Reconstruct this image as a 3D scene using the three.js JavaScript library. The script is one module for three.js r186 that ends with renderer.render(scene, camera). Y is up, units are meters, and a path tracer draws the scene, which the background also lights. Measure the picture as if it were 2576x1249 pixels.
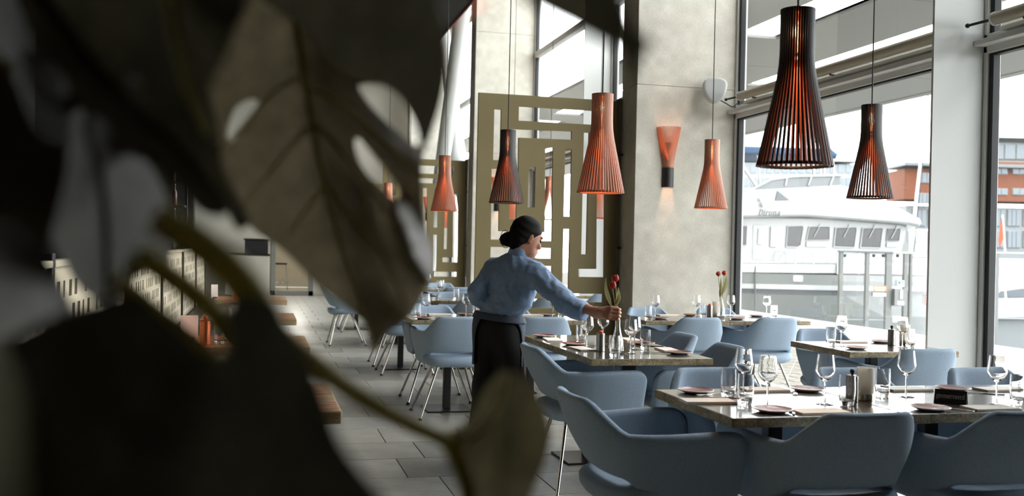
import * as THREE from 'three';
import { mergeGeometries, mergeVertices, toCreasedNormals } from 'three/addons/utils/BufferGeometryUtils.js';
import { RoundedBoxGeometry } from 'three/addons/geometries/RoundedBoxGeometry.js';
import { TessellateModifier } from 'three/addons/modifiers/TessellateModifier.js';
import { ImprovedNoise } from 'three/addons/math/ImprovedNoise.js';

// ---------- camera, sky, exposure ----------
const scene = new THREE.Scene();
const W = 2576, HT = 1249, FPX = 2500, YAW = 14.3 * Math.PI / 180, ROLL = 1.3 * Math.PI / 180, EYE = 1.324;
const camera = new THREE.PerspectiveCamera(2 * Math.atan(HT / 2 / FPX) * 180 / Math.PI, W / HT, 0.05, 400);
camera.rotation.order = 'YXZ';
camera.position.set(0, EYE, 0);
camera.rotation.set(0, -YAW, ROLL);
camera.focus = 5.6;
camera.userData.fStop = 2.8;
scene.add(camera);
const SKY = new THREE.Color(0.95, 0.985, 1.0);
scene.background = SKY;
scene.backgroundIntensity = 10;
const renderer = new THREE.WebGLRenderer({ antialias: true });
renderer.toneMapping = THREE.LinearToneMapping;
renderer.toneMappingExposure = 1.0;
renderer.shadowMap.enabled = true;

// ---------- helpers ----------
const V = (x, y, z) => new THREE.Vector3(x, y, z);
let seed = 7;
const rnd = () => (seed = (seed * 16807) % 2147483647) / 2147483647;
const rr = (a, b) => a + (b - a) * rnd();
// a sight line of the photograph: the point seen at pixel (px, py) at a distance d along the optical axis
function at(px, py, d) {
  const dx = px - W / 2, dy = py - HT / 2, c = Math.cos(ROLL), s = Math.sin(ROLL);
  const a = (dx * c + dy * s) / FPX, b = -(-dx * s + dy * c) / FPX;
  return V((a * Math.cos(YAW) + Math.sin(YAW)) * d, EYE + b * d, (a * Math.sin(YAW) - Math.cos(YAW)) * d);
}
const used = {};
function numbered(n) { const k = used[n] = (used[n] ?? -1) + 1; return k ? n + '_' + String(k).padStart(3, '0') : n; }
function mesh(name, geo, mat, parent) {
  const m = new THREE.Mesh(geo, mat); m.name = name; m.castShadow = m.receiveShadow = true;
  if (parent) parent.add(m);
  return m;
}
function tag(o, label, category, group) {
  o.userData.label = label; o.userData.category = category; if (group) o.userData.group = group; return o;
}
function thing(name, label, category, pos = [0, 0, 0], turn = 0, group) {
  const o = new THREE.Group(); o.name = numbered(name); o.position.set(...pos); o.rotation.y = turn; scene.add(o);
  return tag(o, label, category, group);
}
function dup(src, name, label, pos, turn = 0, group) {
  const o = src.clone(); o.name = numbered(name); o.position.set(...pos); o.rotation.set(0, turn, 0); scene.add(o);
  o.userData = { ...src.userData, label }; if (group) o.userData.group = group;
  return o;
}
function struct(name, geo, mat, parent) {
  const m = mesh(parent ? name : numbered(name), geo, mat, parent || scene);
  if (!parent) m.userData.kind = 'structure';
  return m;
}
function structGroup(name) { const g = new THREE.Group(); g.name = numbered(name); g.userData.kind = 'structure'; scene.add(g); return g; }
const box = (w, h, d, x = 0, y = 0, z = 0) => new THREE.BoxGeometry(w, h, d).translate(x, y, z);
const rbox = (w, h, d, r, x = 0, y = 0, z = 0, seg = 2) => new RoundedBoxGeometry(w, h, d, seg, r).translate(x, y, z);
const span = (x0, x1, y0, y1, z0, z1) => box(Math.abs(x1 - x0), Math.abs(y1 - y0), Math.abs(z1 - z0), (x0 + x1) / 2, (y0 + y1) / 2, (z0 + z1) / 2);
const rspan = (x0, x1, y0, y1, z0, z1, r = 0.006) => rbox(Math.abs(x1 - x0), Math.abs(y1 - y0), Math.abs(z1 - z0), r, (x0 + x1) / 2, (y0 + y1) / 2, (z0 + z1) / 2, 1);
const merge = (...g) => mergeGeometries(g.flat().map(q => { q = q.index ? q.toNonIndexed() : q; for (const k of Object.keys(q.attributes)) if (!['position', 'normal', 'uv'].includes(k)) q.deleteAttribute(k); return q; }), false);
const lathe = (pts, seg = 32) => new THREE.LatheGeometry(pts.map(p => new THREE.Vector2(p[0], p[1])), seg);
const glathe = (pts, seg = 32) => lathe(pts.slice().reverse(), seg);
function rod(a, b, r0, r1 = r0, seg = 10) {
  const d = b.clone().sub(a), g = new THREE.CylinderGeometry(r1, r0, d.length(), seg);
  g.translate(0, d.length() / 2, 0).applyQuaternion(new THREE.Quaternion().setFromUnitVectors(V(0, 1, 0), d.normalize())).translate(a.x, a.y, a.z);
  return g;
}
const tube = (pts, r, seg = 24, rad = 8) => new THREE.TubeGeometry(new THREE.CatmullRomCurve3(pts), seg, r, rad, false);
const poly = (pts) => new THREE.Shape(pts.map(p => new THREE.Vector2(p[0], p[1])));
const extr = (pts, depth, bevel = 0) => new THREE.ExtrudeGeometry(pts instanceof THREE.Shape ? pts : poly(pts), { depth, bevelEnabled: bevel > 0, bevelSize: bevel, bevelThickness: bevel, bevelSegments: 2, bevelOffset: -bevel, curveSegments: 8 });
function rrect(x0, y0, x1, y1, r) {
  const s = new THREE.Shape();
  s.moveTo(x0 + r, y0); s.lineTo(x1 - r, y0); s.quadraticCurveTo(x1, y0, x1, y0 + r); s.lineTo(x1, y1 - r); s.quadraticCurveTo(x1, y1, x1 - r, y1);
  s.lineTo(x0 + r, y1); s.quadraticCurveTo(x0, y1, x0, y1 - r); s.lineTo(x0, y0 + r); s.quadraticCurveTo(x0, y0, x0 + r, y0); return s;
}
// uv in metres on the dominant plane of every face
function planarUV(g, s = 1) {
  g = g.index ? g.toNonIndexed() : g; g.computeVertexNormals(); const p = g.attributes.position, n = g.attributes.normal, uv = new Float32Array(p.count * 2);
  for (let i = 0; i < p.count; i++) {
    const a = Math.abs(n.getX(i)), b = Math.abs(n.getY(i)), c = Math.abs(n.getZ(i));
    const [u, v] = b >= a && b >= c ? [p.getX(i), p.getZ(i)] : a >= c ? [p.getZ(i), p.getY(i)] : [p.getX(i), p.getY(i)];
    uv[2 * i] = u * s; uv[2 * i + 1] = v * s;
  }
  g.setAttribute('uv', new THREE.BufferAttribute(uv, 2)); return g;
}
const noise = new ImprovedNoise();
// tileable value noise texture; f(u, v, fbm) gives [r, g, b] in 0..255
function noiseTex(size, rep, f, srgb = true) {
  const lat = (n, s) => { const a = new Float32Array(n * n); let q = s; for (let i = 0; i < n * n; i++) { q = (q * 16807) % 2147483647; a[i] = q / 2147483647; } return a; };
  const L = [4, 8, 16, 32, 64, 128].map((n, i) => [n, lat(n, 991 + i * 77)]);
  const samp = (k, u, v) => {
    const [n, a] = L[k]; const x = u * n, y = v * n, i = Math.floor(x), j = Math.floor(y); let fx = x - i, fy = y - j; fx = fx * fx * (3 - 2 * fx); fy = fy * fy * (3 - 2 * fy);
    const g = (p, q) => a[((q % n) + n) % n * n + ((p % n) + n) % n];
    return (g(i, j) * (1 - fx) + g(i + 1, j) * fx) * (1 - fy) + (g(i, j + 1) * (1 - fx) + g(i + 1, j + 1) * fx) * fy;
  };
  const d = new Uint8Array(size * size * 4);
  for (let j = 0; j < size; j++) for (let i = 0; i < size; i++) {
    const c = f(i / size, j / size, samp), o = (j * size + i) * 4;
    d[o] = c[0]; d[o + 1] = c[1]; d[o + 2] = c[2]; d[o + 3] = 255;
  }
  const t = new THREE.DataTexture(d, size, size); t.wrapS = t.wrapT = THREE.RepeatWrapping; t.magFilter = THREE.LinearFilter; t.minFilter = THREE.LinearFilter;
  if (srgb) t.colorSpace = THREE.SRGBColorSpace; t.repeat.set(rep, rep); t.needsUpdate = true; return t;
}
function canvasTex(w, h, draw, srgb = true) {
  const c = document.createElement('canvas'); c.width = w; c.height = h; draw(c.getContext('2d'), w, h);
  const t = new THREE.CanvasTexture(c); if (srgb) t.colorSpace = THREE.SRGBColorSpace; return t;
}
const std = (color, roughness = 0.6, o = {}) => new THREE.MeshStandardMaterial({ color, roughness, ...o });
const phy = (color, roughness = 0.6, o = {}) => new THREE.MeshPhysicalMaterial({ color, roughness, ...o });
const cl = (v) => Math.max(0, Math.min(255, v));
const sstep = (a, b, x) => { x = Math.max(0, Math.min(1, (x - a) / (b - a))); return x * x * (3 - 2 * x); };

// ---------- materials ----------
const fine = noiseTex(512, 1, (u, v, s) => { const q = 90 + 120 * s(5, u, v) * 0.6 + 60 * s(4, u, v); return [q, q, q]; }, false);
const T = {
  concrete: noiseTex(1024, 0.4, (u, v, s) => { const q = (s(0, u, v) - .5) * 14 + (s(2, u, v) - .5) * 14 + (s(3, u * 1, v) - .5) * 14 + (s(5, u * 3, v * 3) - .5) * 16; return [cl(190 + q), cl(186 + q), cl(173 + q * .95)]; }),
  tile: noiseTex(512, 1, (u, v, s) => { const q = (s(1, u, v) - .5) * 22 + (s(4, u * .5, v * 2) - .5) * 16 + (s(5, u * 2, v * 2) - .5) * 18; return [cl(176 + q), cl(174 + q), cl(166 + q)]; }),
  wood: noiseTex(512, 2, (u, v, s) => { const q = (s(1, u, v) - .5) * 34 + (s(3, u, v * 3) - .5) * 30 + (s(5, u, v * 4) - .5) * 34; return [cl(66 + q), cl(58 + q * .95), cl(43 + q * .8)]; }),
  fabricB: noiseTex(512, 14, (u, v, s) => { const q = 128 + (s(5, u, v) - .5) * 150 + (s(5, u * 2, v * 2) - .5) * 80; return [q, q, q]; }, false),
  fabric: noiseTex(512, 5, (u, v, s) => { const q = (s(5, u * 2, v * 2) - .5) * 26 + (s(4, u, v) - .5) * 12; return [cl(154 + q), cl(172 + q), cl(189 + q)]; }),
  edge: noiseTex(512, 2, (u, v, s) => { const q = (s(2, u, v) - .5) * 50 + (s(4, u, v) - .5) * 50 + (s(5, u, v * 2) - .5) * 40; const r = s(3, u, v) > 0.94; return [cl(146 + q), cl((r ? 70 : 131) + q * .95), cl((r ? 56 : 100) + q * .8)]; }),
  painted: noiseTex(512, 1.4, (u, v, s) => { const q = (s(1, u, v * 4) - .5) * 50 + (s(5, u, v * 3) - .5) * 40, r = s(2, u * .5, v * 2) > 0.6 ? 1 : 0; return [cl(176 + q), cl((r ? 84 : 150) + q), cl((r ? 66 : 112) + q * .8)]; }),
  shirt: noiseTex(512, 6, (u, v, s) => { const q = (s(5, u * 2, v * 2) - .5) * 36 + (s(3, u, v) - .5) * 16; return [cl(126 + q), cl(150 + q), cl(180 + q)]; }),
  denim: noiseTex(256, 9, (u, v, s) => { const q = (s(5, u, v) - .5) * 40; return [cl(66 + q), cl(74 + q), cl(88 + q)]; }),
  paving: noiseTex(512, 0.5, (u, v, s) => { const q = (s(2, u, v) - .5) * 30 + (s(5, u, v) - .5) * 40; return [cl(180 + q), cl(177 + q), cl(168 + q)]; }),
};
const M = {
  concrete: std(0xffffff, 0.85, { map: T.concrete, bumpMap: fine, bumpScale: 0.0006 }),
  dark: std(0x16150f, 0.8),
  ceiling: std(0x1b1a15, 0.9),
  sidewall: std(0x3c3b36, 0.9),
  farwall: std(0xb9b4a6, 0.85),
  white: std(0xc9cbc8, 0.55),
  frame: std(0xd2d3cf, 0.45),
  gasket: std(0x1b1d1f, 0.6),
  tile: std(0xffffff, 0.33, { map: T.tile, bumpMap: fine, bumpScale: 0.0003 }),
  grout: std(0x5f5c54, 0.9),
  olive: std(0x7d6f48, 0.6, { bumpMap: fine, bumpScale: 0.0004 }),
  fabric: phy(0xffffff, 0.92, { map: T.fabric, bumpMap: T.fabricB, bumpScale: 0.00012, sheen: 0.5, sheenRoughness: 0.5, sheenColor: new THREE.Color(0.5, 0.6, 0.7) }),
  chrome: std(0xc8c6c2, 0.16, { metalness: 1 }),
  black: std(0x121212, 0.5),
  top: phy(0xffffff, 0.3, { map: T.wood, clearcoat: 1, clearcoatRoughness: 0.07 }),
  edge: std(0xffffff, 0.6, { map: T.edge }),
  steel: std(0x4b4640, 0.3, { metalness: 0.9 }),
  glass: phy(0xffffff, 0.0, { transmission: 1, thickness: 0.002, ior: 1.48 }),
  pane: phy(0xffffff, 0.0, { transmission: 1, thickness: 0, ior: 1.5, side: THREE.DoubleSide }),
  frost: phy(0xf4f1ea, 0.6, { transmission: 0.55, thickness: 0, side: THREE.DoubleSide }),
  napkin: std(0xf3ebde, 0.9),
  plateRim: phy(0xece8de, 0.25, { clearcoat: 0.6 }),
  plateRed: phy(0x843a28, 0.4, { clearcoat: 0.25 }),
  cutlery: std(0xb7b3ab, 0.18, { metalness: 1 }),
  orange: std(0xe2502c, 0.5),
  copper: std(0xd9744a, 0.3, { metalness: 0.9 }),
  concreteDark: std(0x8a8577, 0.85),
};
// ---------- the room ----------
const XW = 4.68, NIB = 3.6, ZN = [-9.25, -17.0, -24.75], ZEND = -25.6, ZBACK = 3.2, XL = -5.2;
{
  // floor: laid stone tiles, one mesh each where they can be told apart
  const floor = structGroup('floor');
  struct('floor_bed', span(XL, XW + 0.3, -0.3, -0.012, ZEND - 0.3, ZBACK + 0.2), M.grout, floor);
  const TW = 0.57, TD = 0.51, mats = [0xffffff, 0xe6e4df, 0xd2d0cb, 0xf2f0ea].map(c => { const m = M.tile.clone(); m.color.set(c); return m; });
  const geos = [0, 1, 2].map(k => { const g = planarUV(rbox(TW - 0.006, 0.02, TD - 0.006, 0.002, 0, -0.01, 0, 1)); const uv = g.attributes.uv; for (let i = 0; i < uv.count; i++) uv.setXY(i, uv.getX(i) + k * .31, uv.getY(i) + k * .23); return g; });
  const rest = [];
  for (let r = -6; r < 50; r++) {
    const zc = -0.28 - r * TD, off = (r % 2) ? 0.39 : 0;
    for (let k = -10; k < 9; k++) {
      const x = 0.18 + off + k * TW;
      if (x < XL || x > XW) continue;
      const g = geos[Math.floor(rnd() * 3)];
      if (zc < -3.6 && zc > -15 && x > -0.7 && x < 4.5) { const t = mesh('tile', g, mats[Math.floor(rnd() * 4)], floor); t.position.set(x, rr(-0.0008, 0.0006), zc); }
      else if (zc > ZEND) rest.push(g.clone().translate(x, 0, zc));
    }
  }
  const st = mesh('tile', merge(rest), M.tile, floor); st.userData.kind = 'stuff';
}
// concrete cross walls between the bays
const jointY = 2.98;
ZN.forEach((z, i) => {
  const g = structGroup('wall_' + ['near', 'middle', 'far'][i] + '_cross');
  for (const [y0, y1] of [[0, jointY - 0.0015], [jointY + 0.0015, 5.1], [5.103, 7.3]])
    struct('concrete_panel', planarUV(rspan(NIB, XW + 0.04, y0, y1, z - 0.42, z, 0.004)), M.concrete, g);
});
// pillars, windows and their frames along the quay side
function bay(z0, z1, pz, n, ytop) {          // z0 > z1; a thin white fin panel stands at pz
  const parts = pz !== null ? [[z0, pz], [pz - 0.02, z1]] : [[z0, z1]];
  if (pz !== null) {
    const g = structGroup('wall_fin_' + n);
    struct('fin_panel', rspan(XW - 0.4, XW + 0.06, 0, ytop, pz - 0.016, pz, 0.003), M.white, g);
    struct('fin_trim', merge(rspan(XW - 0.404, XW - 0.399, 0, ytop, pz - 0.018, pz + 0.002, 0.001)), M.frame, g);
  }
  for (const [a, b] of parts) {
    const w = structGroup('window_' + (winN++));
    const x = XW + 0.03;
    struct('frame', merge(rspan(XW - 0.02, XW + 0.09, 0, ytop, a - 0.05, a), rspan(XW - 0.02, XW + 0.09, 0, ytop, b, b + 0.035), rspan(XW - 0.02, XW + 0.09, ytop - 0.08, ytop, a, b), rspan(XW - 0.05, XW + 0.09, 0, 0.09, a, b)), M.frame, w);
    struct('transom', merge(rspan(XW - 0.1, XW + 0.09, 2.735, 2.775, a, b, 0.008), rspan(XW - 0.02, XW + 0.08, 2.69, 2.82, a, b, 0.006)), M.frame, w);
    struct('gasket', merge(span(XW, XW + 0.05, 0, ytop, a - 0.075, a - 0.05), span(XW, XW + 0.05, 0, ytop, b + 0.035, b + 0.075), span(XW, XW + 0.05, 2.675, 2.69, a - .06, b + .06)), M.gasket, w);
    if (ytop > 5) struct('upper_rail', merge(rspan(XW - 0.02, XW + 0.09, 4.7, 4.8, a, b, 0.006)), M.frame, w);
    for (const [y0, y1] of [[0.09, 2.69], [2.82, ytop - 0.08]]) {
      const g = new THREE.PlaneGeometry(a - b - 0.12, y1 - y0).rotateY(-Math.PI / 2).translate(x, (y0 + y1) / 2, (a + b) / 2);
      struct('glass', g, M.pane, w);
    }
  }
}
let winN = 1;
bay(-2.7, ZN[0], -5.66, 1, 6.9);
bay(ZN[0] - 0.42, ZN[1], -12.98, 2, 6.9);
bay(ZN[1] - 0.42, ZN[2], null, 3, 6.9);
// roller tubes above the transoms
for (const [a, b, lab] of [[-5.45, -2.9, 'beige roller blind tube over the right window, right of the white fin panel'], [-8.95, -5.78, 'beige roller blind tube above the window transom left of the white fin panel'], [-16.7, -13.2, 'beige roller blind tube above the window behind the olive screen']]) {
  const t = thing('roller_blind', lab, 'roller blind', [XW - 0.11, 2.875, (a + b) / 2]);
  const L = Math.abs(a - b);
  mesh('tube', new THREE.CylinderGeometry(0.042, 0.042, L, 20).rotateX(Math.PI / 2), std(0xb5ad97, 0.6), t);
  for (const s of [-1, 1]) mesh('end_cap', new THREE.CylinderGeometry(0.045, 0.045, 0.02, 20).rotateX(Math.PI / 2).translate(0, 0, s * L / 2), M.frame, t);
  for (let k = 0; k < 3; k++) mesh('bracket', merge(rbox(0.1, 0.012, 0.02, 0.003, 0.05, -0.048, 0), rod(V(0, -0.045, 0), V(0, -0.03, 0), 0.008)).translate(0, 0, -L / 2 + 0.25 + k * (L - .5) / 2), M.gasket, t);
  mesh('rail', merge(rbox(0.05, 0.03, L, 0.004, 0.06, -0.06, 0)), M.frame, t);
  mesh('pull_arm', merge(rod(V(0.0, 0.0, -L / 2), V(-0.07, -0.015, -L / 2 - 0.17), 0.009), new THREE.SphereGeometry(0.016, 10, 8).translate(-0.07, -0.015, -L / 2 - 0.17)), M.gasket, t);
}
// rest of the shell
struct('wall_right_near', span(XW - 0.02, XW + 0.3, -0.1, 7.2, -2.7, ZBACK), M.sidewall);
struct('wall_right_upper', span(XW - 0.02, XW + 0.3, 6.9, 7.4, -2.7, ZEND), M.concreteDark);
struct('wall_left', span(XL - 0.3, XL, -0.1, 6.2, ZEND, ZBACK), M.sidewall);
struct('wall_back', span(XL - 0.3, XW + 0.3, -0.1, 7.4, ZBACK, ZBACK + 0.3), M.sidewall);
{
  const g = structGroup('wall_far');
  struct('plaster', merge(span(XL - 0.3, 0.3, -0.1, 7.4, ZEND - 0.3, ZEND), span(1.36, XW + 0.3, -0.1, 7.4, ZEND - 0.3, ZEND), span(0.3, 1.36, 2.5, 7.4, ZEND - 0.3, ZEND)), M.farwall, g);
  const d = structGroup('door_1');
  struct('door_frame', merge(rspan(0.3, 0.42, 0, 2.5, ZEND - 0.2, ZEND + 0.02), rspan(1.24, 1.36, 0, 2.5, ZEND - 0.2, ZEND + 0.02), rspan(0.3, 1.36, 0, 0.12, ZEND - 0.2, ZEND + 0.02), rspan(0.3, 1.36, 2.38, 2.5, ZEND - 0.2, ZEND + 0.02)), std(0x77776f, 0.5), d);
  struct('door_glass', new THREE.PlaneGeometry(0.84, 2.28).translate(0.83, 1.25, ZEND - 0.1), M.pane, d);
}
{
  const c = structGroup('ceiling');
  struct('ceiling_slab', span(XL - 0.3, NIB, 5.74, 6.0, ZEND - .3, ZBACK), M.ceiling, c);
  struct('ceiling_edge_glow_tint', rspan(NIB, NIB + 0.03, 5.70, 6.02, ZEND, ZBACK), std(0x7a3a2c, 0.7), c);  // red glow along the slab edge is put into its colour
  struct('void_roof', span(NIB - 0.1, XW + 0.3, 7.3, 7.6, ZEND - .3, ZBACK), M.farwall, c);
  struct('void_wall', span(NIB - 0.2, NIB - 0.02, 5.98, 7.4, ZEND, ZBACK), M.farwall, c);
}
// a lit passage behind the far door
struct('passage', merge(span(-1.2, 3.3, 3, 3.1, ZEND - 5.1, ZEND - .3), span(-1.2, -1.1, 0, 3, ZEND - 5, ZEND - .3), span(3.2, 3.3, 0, 3, ZEND - 5, ZEND - .3), span(-1.2, 3.3, 0, 3, ZEND - 5.1, ZEND - 5), span(-1.2, 3.3, -0.1, -0.01, ZEND - 5, ZEND - .3)), M.farwall);
// diagonal steel columns in the far bay
for (const [a, b, lab] of [[V(4.2, 6.8, -23.9), V(4.2, 0, -19.0), 'white diagonal steel column behind the far olive screen, leaning away from the window corner'], [V(4.2, 6.8, -19.0), V(4.2, 0, -23.4), 'white diagonal steel column behind the far olive screen, crossing in front of the other']]) {
  const t = thing('steel_column', lab, 'column', [a.x, 0, (a.z + b.z) / 2]);
  const o = t.position; if (lab.includes('crossing')) o.x -= 0.36;
  mesh('shaft', rod(a.clone().sub(V(4.2, 0, (a.z + b.z) / 2)), b.clone().sub(V(4.2, 0, (a.z + b.z) / 2)), 0.16, 0.16, 24), M.white, t);
  mesh('foot_plate', new THREE.CylinderGeometry(0.24, 0.24, 0.03, 20).translate(0, 0.015, b.z - (a.z + b.z) / 2), M.white, t);
}
// ---------- olive lattice screens ----------
{
  // openings of the screen in metres, x from its left edge, y from the floor
  const Z1 = ZN[0] - 0.4, TOP = 2.86, X0 = 2.08, X1 = NIB - 0.03;
  const px = (x, y) => { const r = at(x, y, 1).sub(V(0, EYE, 0)); const t = Z1 / r.z; return [r.x * t - X0, EYE + r.y * t]; };
  const R = (x0, y0, x1, y1) => { const a = px(x0, y1), b = px(x1, y0); return [[a[0], a[1]], [b[0], a[1]], [b[0], b[1]], [a[0], b[1]]]; };
  const Lp = (pts) => pts.map(p => px(...p));
  const holes = [R(1240, 276, 1260, 403), R(1304, 280, 1505, 304), R(1461, 334, 1481, 640), R(1417, 377, 1437, 545), R(1413, 577, 1432, 736), R(1327, 421, 1346, 522),
    R(1233, 625, 1386, 648), R(1419, 740, 1515, 760), R(1280, 470, 1299, 552), R(1233, 670, 1252, 730), R(1233, 752, 1390, 775),
    Lp([[1285, 325], [1437, 331], [1437, 352], [1304, 347], [1303, 440], [1284, 440]]),
    Lp([[1236, 425], [1255, 425], [1254, 582], [1369, 585], [1371, 372], [1390, 372], [1387, 607], [1234, 603]]),
    Lp([[1501, 400], [1521, 400], [1518, 698], [1455, 697], [1455, 677], [1499, 677]]),
    R(1368, 670, 1387, 735)];
  const sh = poly([[0, 0.02], [X1 - X0, 0.02], [X1 - X0, TOP], [0, TOP]]);
  for (const h of holes) sh.holes.push(new THREE.Path(h.map(p => new THREE.Vector2(p[0], p[1]))));
  const low = [[0.12, 0.2, 0.2, 0.62], [0.3, 0.2, 0.9, 0.28], [0.3, 0.38, 0.38, 0.62], [0.5, 0.38, 1.0, 0.46], [1.1, 0.2, 1.18, 0.62], [0.5, 0.55, 0.98, 0.62]];
  for (const [a, b, c, d] of low) sh.holes.push(new THREE.Path([[a, b], [c, b], [c, d], [a, d]].map(p => new THREE.Vector2(p[0], p[1]))));
  const s1 = thing('lattice_screen', 'olive lattice screen panel with maze cut-outs right behind the waitress', 'screen', [X0, 0, Z1]);
  mesh('panel', planarUV(extr(sh, 0.028, 0.002).translate(0, 0, -0.014)), M.olive, s1);
  mesh('side_post', rspan(X1 - X0 - 0.03, X1 - X0 + 0.015, 0.0, TOP + 0.02, -0.05, 0.05), std(0x5f5a48, 0.6), s1);
  for (const y of [0.4, 1.35, 2.3]) mesh('hinge_pin', new THREE.CylinderGeometry(0.012, 0.012, 0.07, 10).rotateX(Math.PI / 2).translate(X1 - X0 + 0.0, y, 0.07), M.black, s1);
  dup(s1, 'lattice_screen', 'olive lattice screen in the farther bay, half hidden by the big leaf', [X0, 0, ZN[1] - 0.4]);
  dup(s1, 'lattice_screen', 'olive lattice screen seen far off through the openings of the second screen', [X0, 0, ZN[2] - 0.3]);
}
// speaker on the near cross wall
{
  const z = ZN[0];
  const p = V(4.36, 2.95, z + 0.16), t = thing('loudspeaker', 'white teardrop loudspeaker on the concrete wall beside the window', 'loudspeaker', [p.x, p.y, p.z], -0.35);
  const s = new THREE.Shape(); s.moveTo(0, -0.14); s.bezierCurveTo(0.07, -0.14, 0.13, -0.02, 0.115, 0.06); s.bezierCurveTo(0.1, 0.13, -0.1, 0.13, -0.115, 0.06); s.bezierCurveTo(-0.13, -0.02, -0.07, -0.14, 0, -0.14);
  mesh('housing', extr(s, 0.1, 0.02).translate(0, 0, -0.06), M.white, t);
  mesh('grille', extr(s, 0.012, 0.004).scale(0.86, 0.86, 1).translate(0, 0, 0.04), std(0xb4b5b2, 0.7), t);
  mesh('bracket', merge(rod(V(0, 0, -0.05), V(0, 0, -0.15), 0.02), new THREE.CylinderGeometry(0.04, 0.04, 0.012, 16).rotateX(Math.PI / 2).translate(0, 0, -0.15)), M.gasket, t);
  mesh('cable', tube([V(0.06, -0.1, -0.05), V(0.12, -0.13, -0.06), V(0.19, -0.16, -0.09), V(0.24, -0.12, -0.12)], 0.006), M.gasket, t);
}
// ---------- pendant lamps of thin slats ----------
const slatProfile = [[0.145, 0], [0.128, 0.08], [0.107, 0.18], [0.087, 0.275], [0.075, 0.335], [0.068, 0.385], [0.0655, 0.43], [0.065, 0.52], [0.0655, 0.6]];
function slatGeo(veneerOut, core, invert) {
  // a strip along the profile: thin dark face outside, core inside
  const g = [], pos = [], col = [], idx = [], w = 0.0040, c0 = new THREE.Color(veneerOut), c1 = new THREE.Color(core), n = slatProfile.length;
  slatProfile.forEach(([r, y]) => {
    for (const [dr, dz, c] of [[0, -w, c0], [0, w, c0], [-0.0025, w, c0], [-0.0025, w, c1], [-0.0075, w, c1], [-0.0075, -w, c1], [-0.0025, -w, c1], [-0.0025, -w, c0]]) { pos.push(r + dr, invert ? 0.6 - y : y, dz); col.push(c.r, c.g, c.b); }
  });
  for (let i = 0; i < n - 1; i++) for (let k = 0; k < 8; k++) { const a = i * 8 + k, b = i * 8 + (k + 1) % 8; invert ? idx.push(a, a + 8, b, b, a + 8, b + 8) : idx.push(a, b, a + 8, b, b + 8, a + 8); }
  for (const o of [0, (n - 1) * 8]) for (let k = 1; k < 7; k++) idx.push(o, o + k, o + k + 1);
  const q = new THREE.BufferGeometry(); q.setAttribute('position', new THREE.Float32BufferAttribute(pos, 3)); q.setAttribute('color', new THREE.Float32BufferAttribute(col, 3)); q.setIndex(idx);
  const r = q.toNonIndexed(); r.computeVertexNormals(); return r;
}
const slatMat = new THREE.MeshStandardMaterial({ color: 0xffffff, vertexColors: true, roughness: 0.5 });
const ringMat = { b: std(0x1a1714, 0.5), o: std(0xb5643c, 0.5) };
const bulbMat = std(0x331a08, 0.5, { emissive: new THREE.Color(1.0, 0.6, 0.32), emissiveIntensity: 10 });
const cordMat = std(0x15120f, 0.6);
const SL = { b: slatGeo(0x2c2d2b, 0xb87450), o: slatGeo(0xc0876c, 0xd08e6a) }, NS = 44;
function slatMerged(k) {
  const all = []; for (let i = 0; i < NS; i++) all.push(SL[k].clone().rotateY(i / NS * Math.PI * 2)); return mergeGeometries(all);
}
const SM = { b: slatMerged('b'), o: slatMerged('o') };
function pendant(kind, label, x, z, y = 1.68, single = true, power = 1.6, cordTop = 5.72) {
  const t = thing('pendant_lamp', label, 'pendant lamp', [x, y, z]);
  if (single) { const sh = new THREE.Group(); sh.name = 'shade'; t.add(sh); for (let i = 0; i < NS; i++) { const s = mesh('slat', SL[kind], slatMat, sh); s.rotation.y = i / NS * Math.PI * 2; } }
  else mesh('shade', SM[kind], slatMat, t);
  const ring = (r, yy, h = 0.006) => lathe([[r - 0.018, yy - h], [r - 0.011, yy - h], [r - 0.011, yy + h], [r - 0.018, yy + h], [r - 0.018, yy - h]], 36);
  mesh('ring', merge(ring(0.143, 0.006), ring(0.0655, 0.42), ring(0.0655, 0.585)), ringMat[kind], t);
  mesh('top_plate', new THREE.CylinderGeometry(0.052, 0.052, 0.008, 28).translate(0, 0.585, 0), ringMat[kind], t);
  mesh('socket', lathe([[0, 0.6], [0.012, 0.6], [0.02, 0.57], [0.02, 0.55], [0, 0.55]], 18), kind === 'b' ? M.black : M.copper, t);
  mesh('cord', rod(V(0, 0.6, 0), V(0, cordTop - y, 0), 0.004, 0.004, 6), cordMat, t);
  mesh('bulb', new THREE.SphereGeometry(0.03, 16, 12).scale(1, 1.15, 1).translate(0, 0.515, 0), bulbMat, t);
  const l = new THREE.PointLight(new THREE.Color(1, 0.62, 0.36), power); l.position.set(0, 0.515, 0); l.shadow.radius = 1; l.castShadow = true; t.add(l);
  return t;
}
pendant('b', 'large black slatted pendant lamp with copper inside, nearest and biggest, top right', 1.977, -3.415, 1.66);
pendant('b', 'black slatted pendant lamp hanging by the window beside the white fin panel', 3.797, -5.62, 1.695);
pendant('o', 'small terracotta slatted pendant lamp between the wall sconce and the window', 3.814, -7.975, 1.708);
pendant('o', 'terracotta slatted pendant lamp hanging before the right side of the lattice screen', 2.0, -5.707, 1.67);
pendant('b', 'black slatted pendant lamp with glowing copper slats hanging left of and above the waitress', 1.961, -7.913, 1.69);
pendant('o', 'terracotta slatted pendant lamp before the farther lattice screen, beside the big leaf', 1.926, -10.566, 1.704);
pendant('o', 'terracotta pendant lamp half hidden behind the right edge of the big leaf', 1.92, -13.1, 1.7, false);
pendant('o', 'terracotta pendant lamp seen in a gap of the big leaf, left of the far screen', 1.95, -15.6, 1.7, false);
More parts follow.
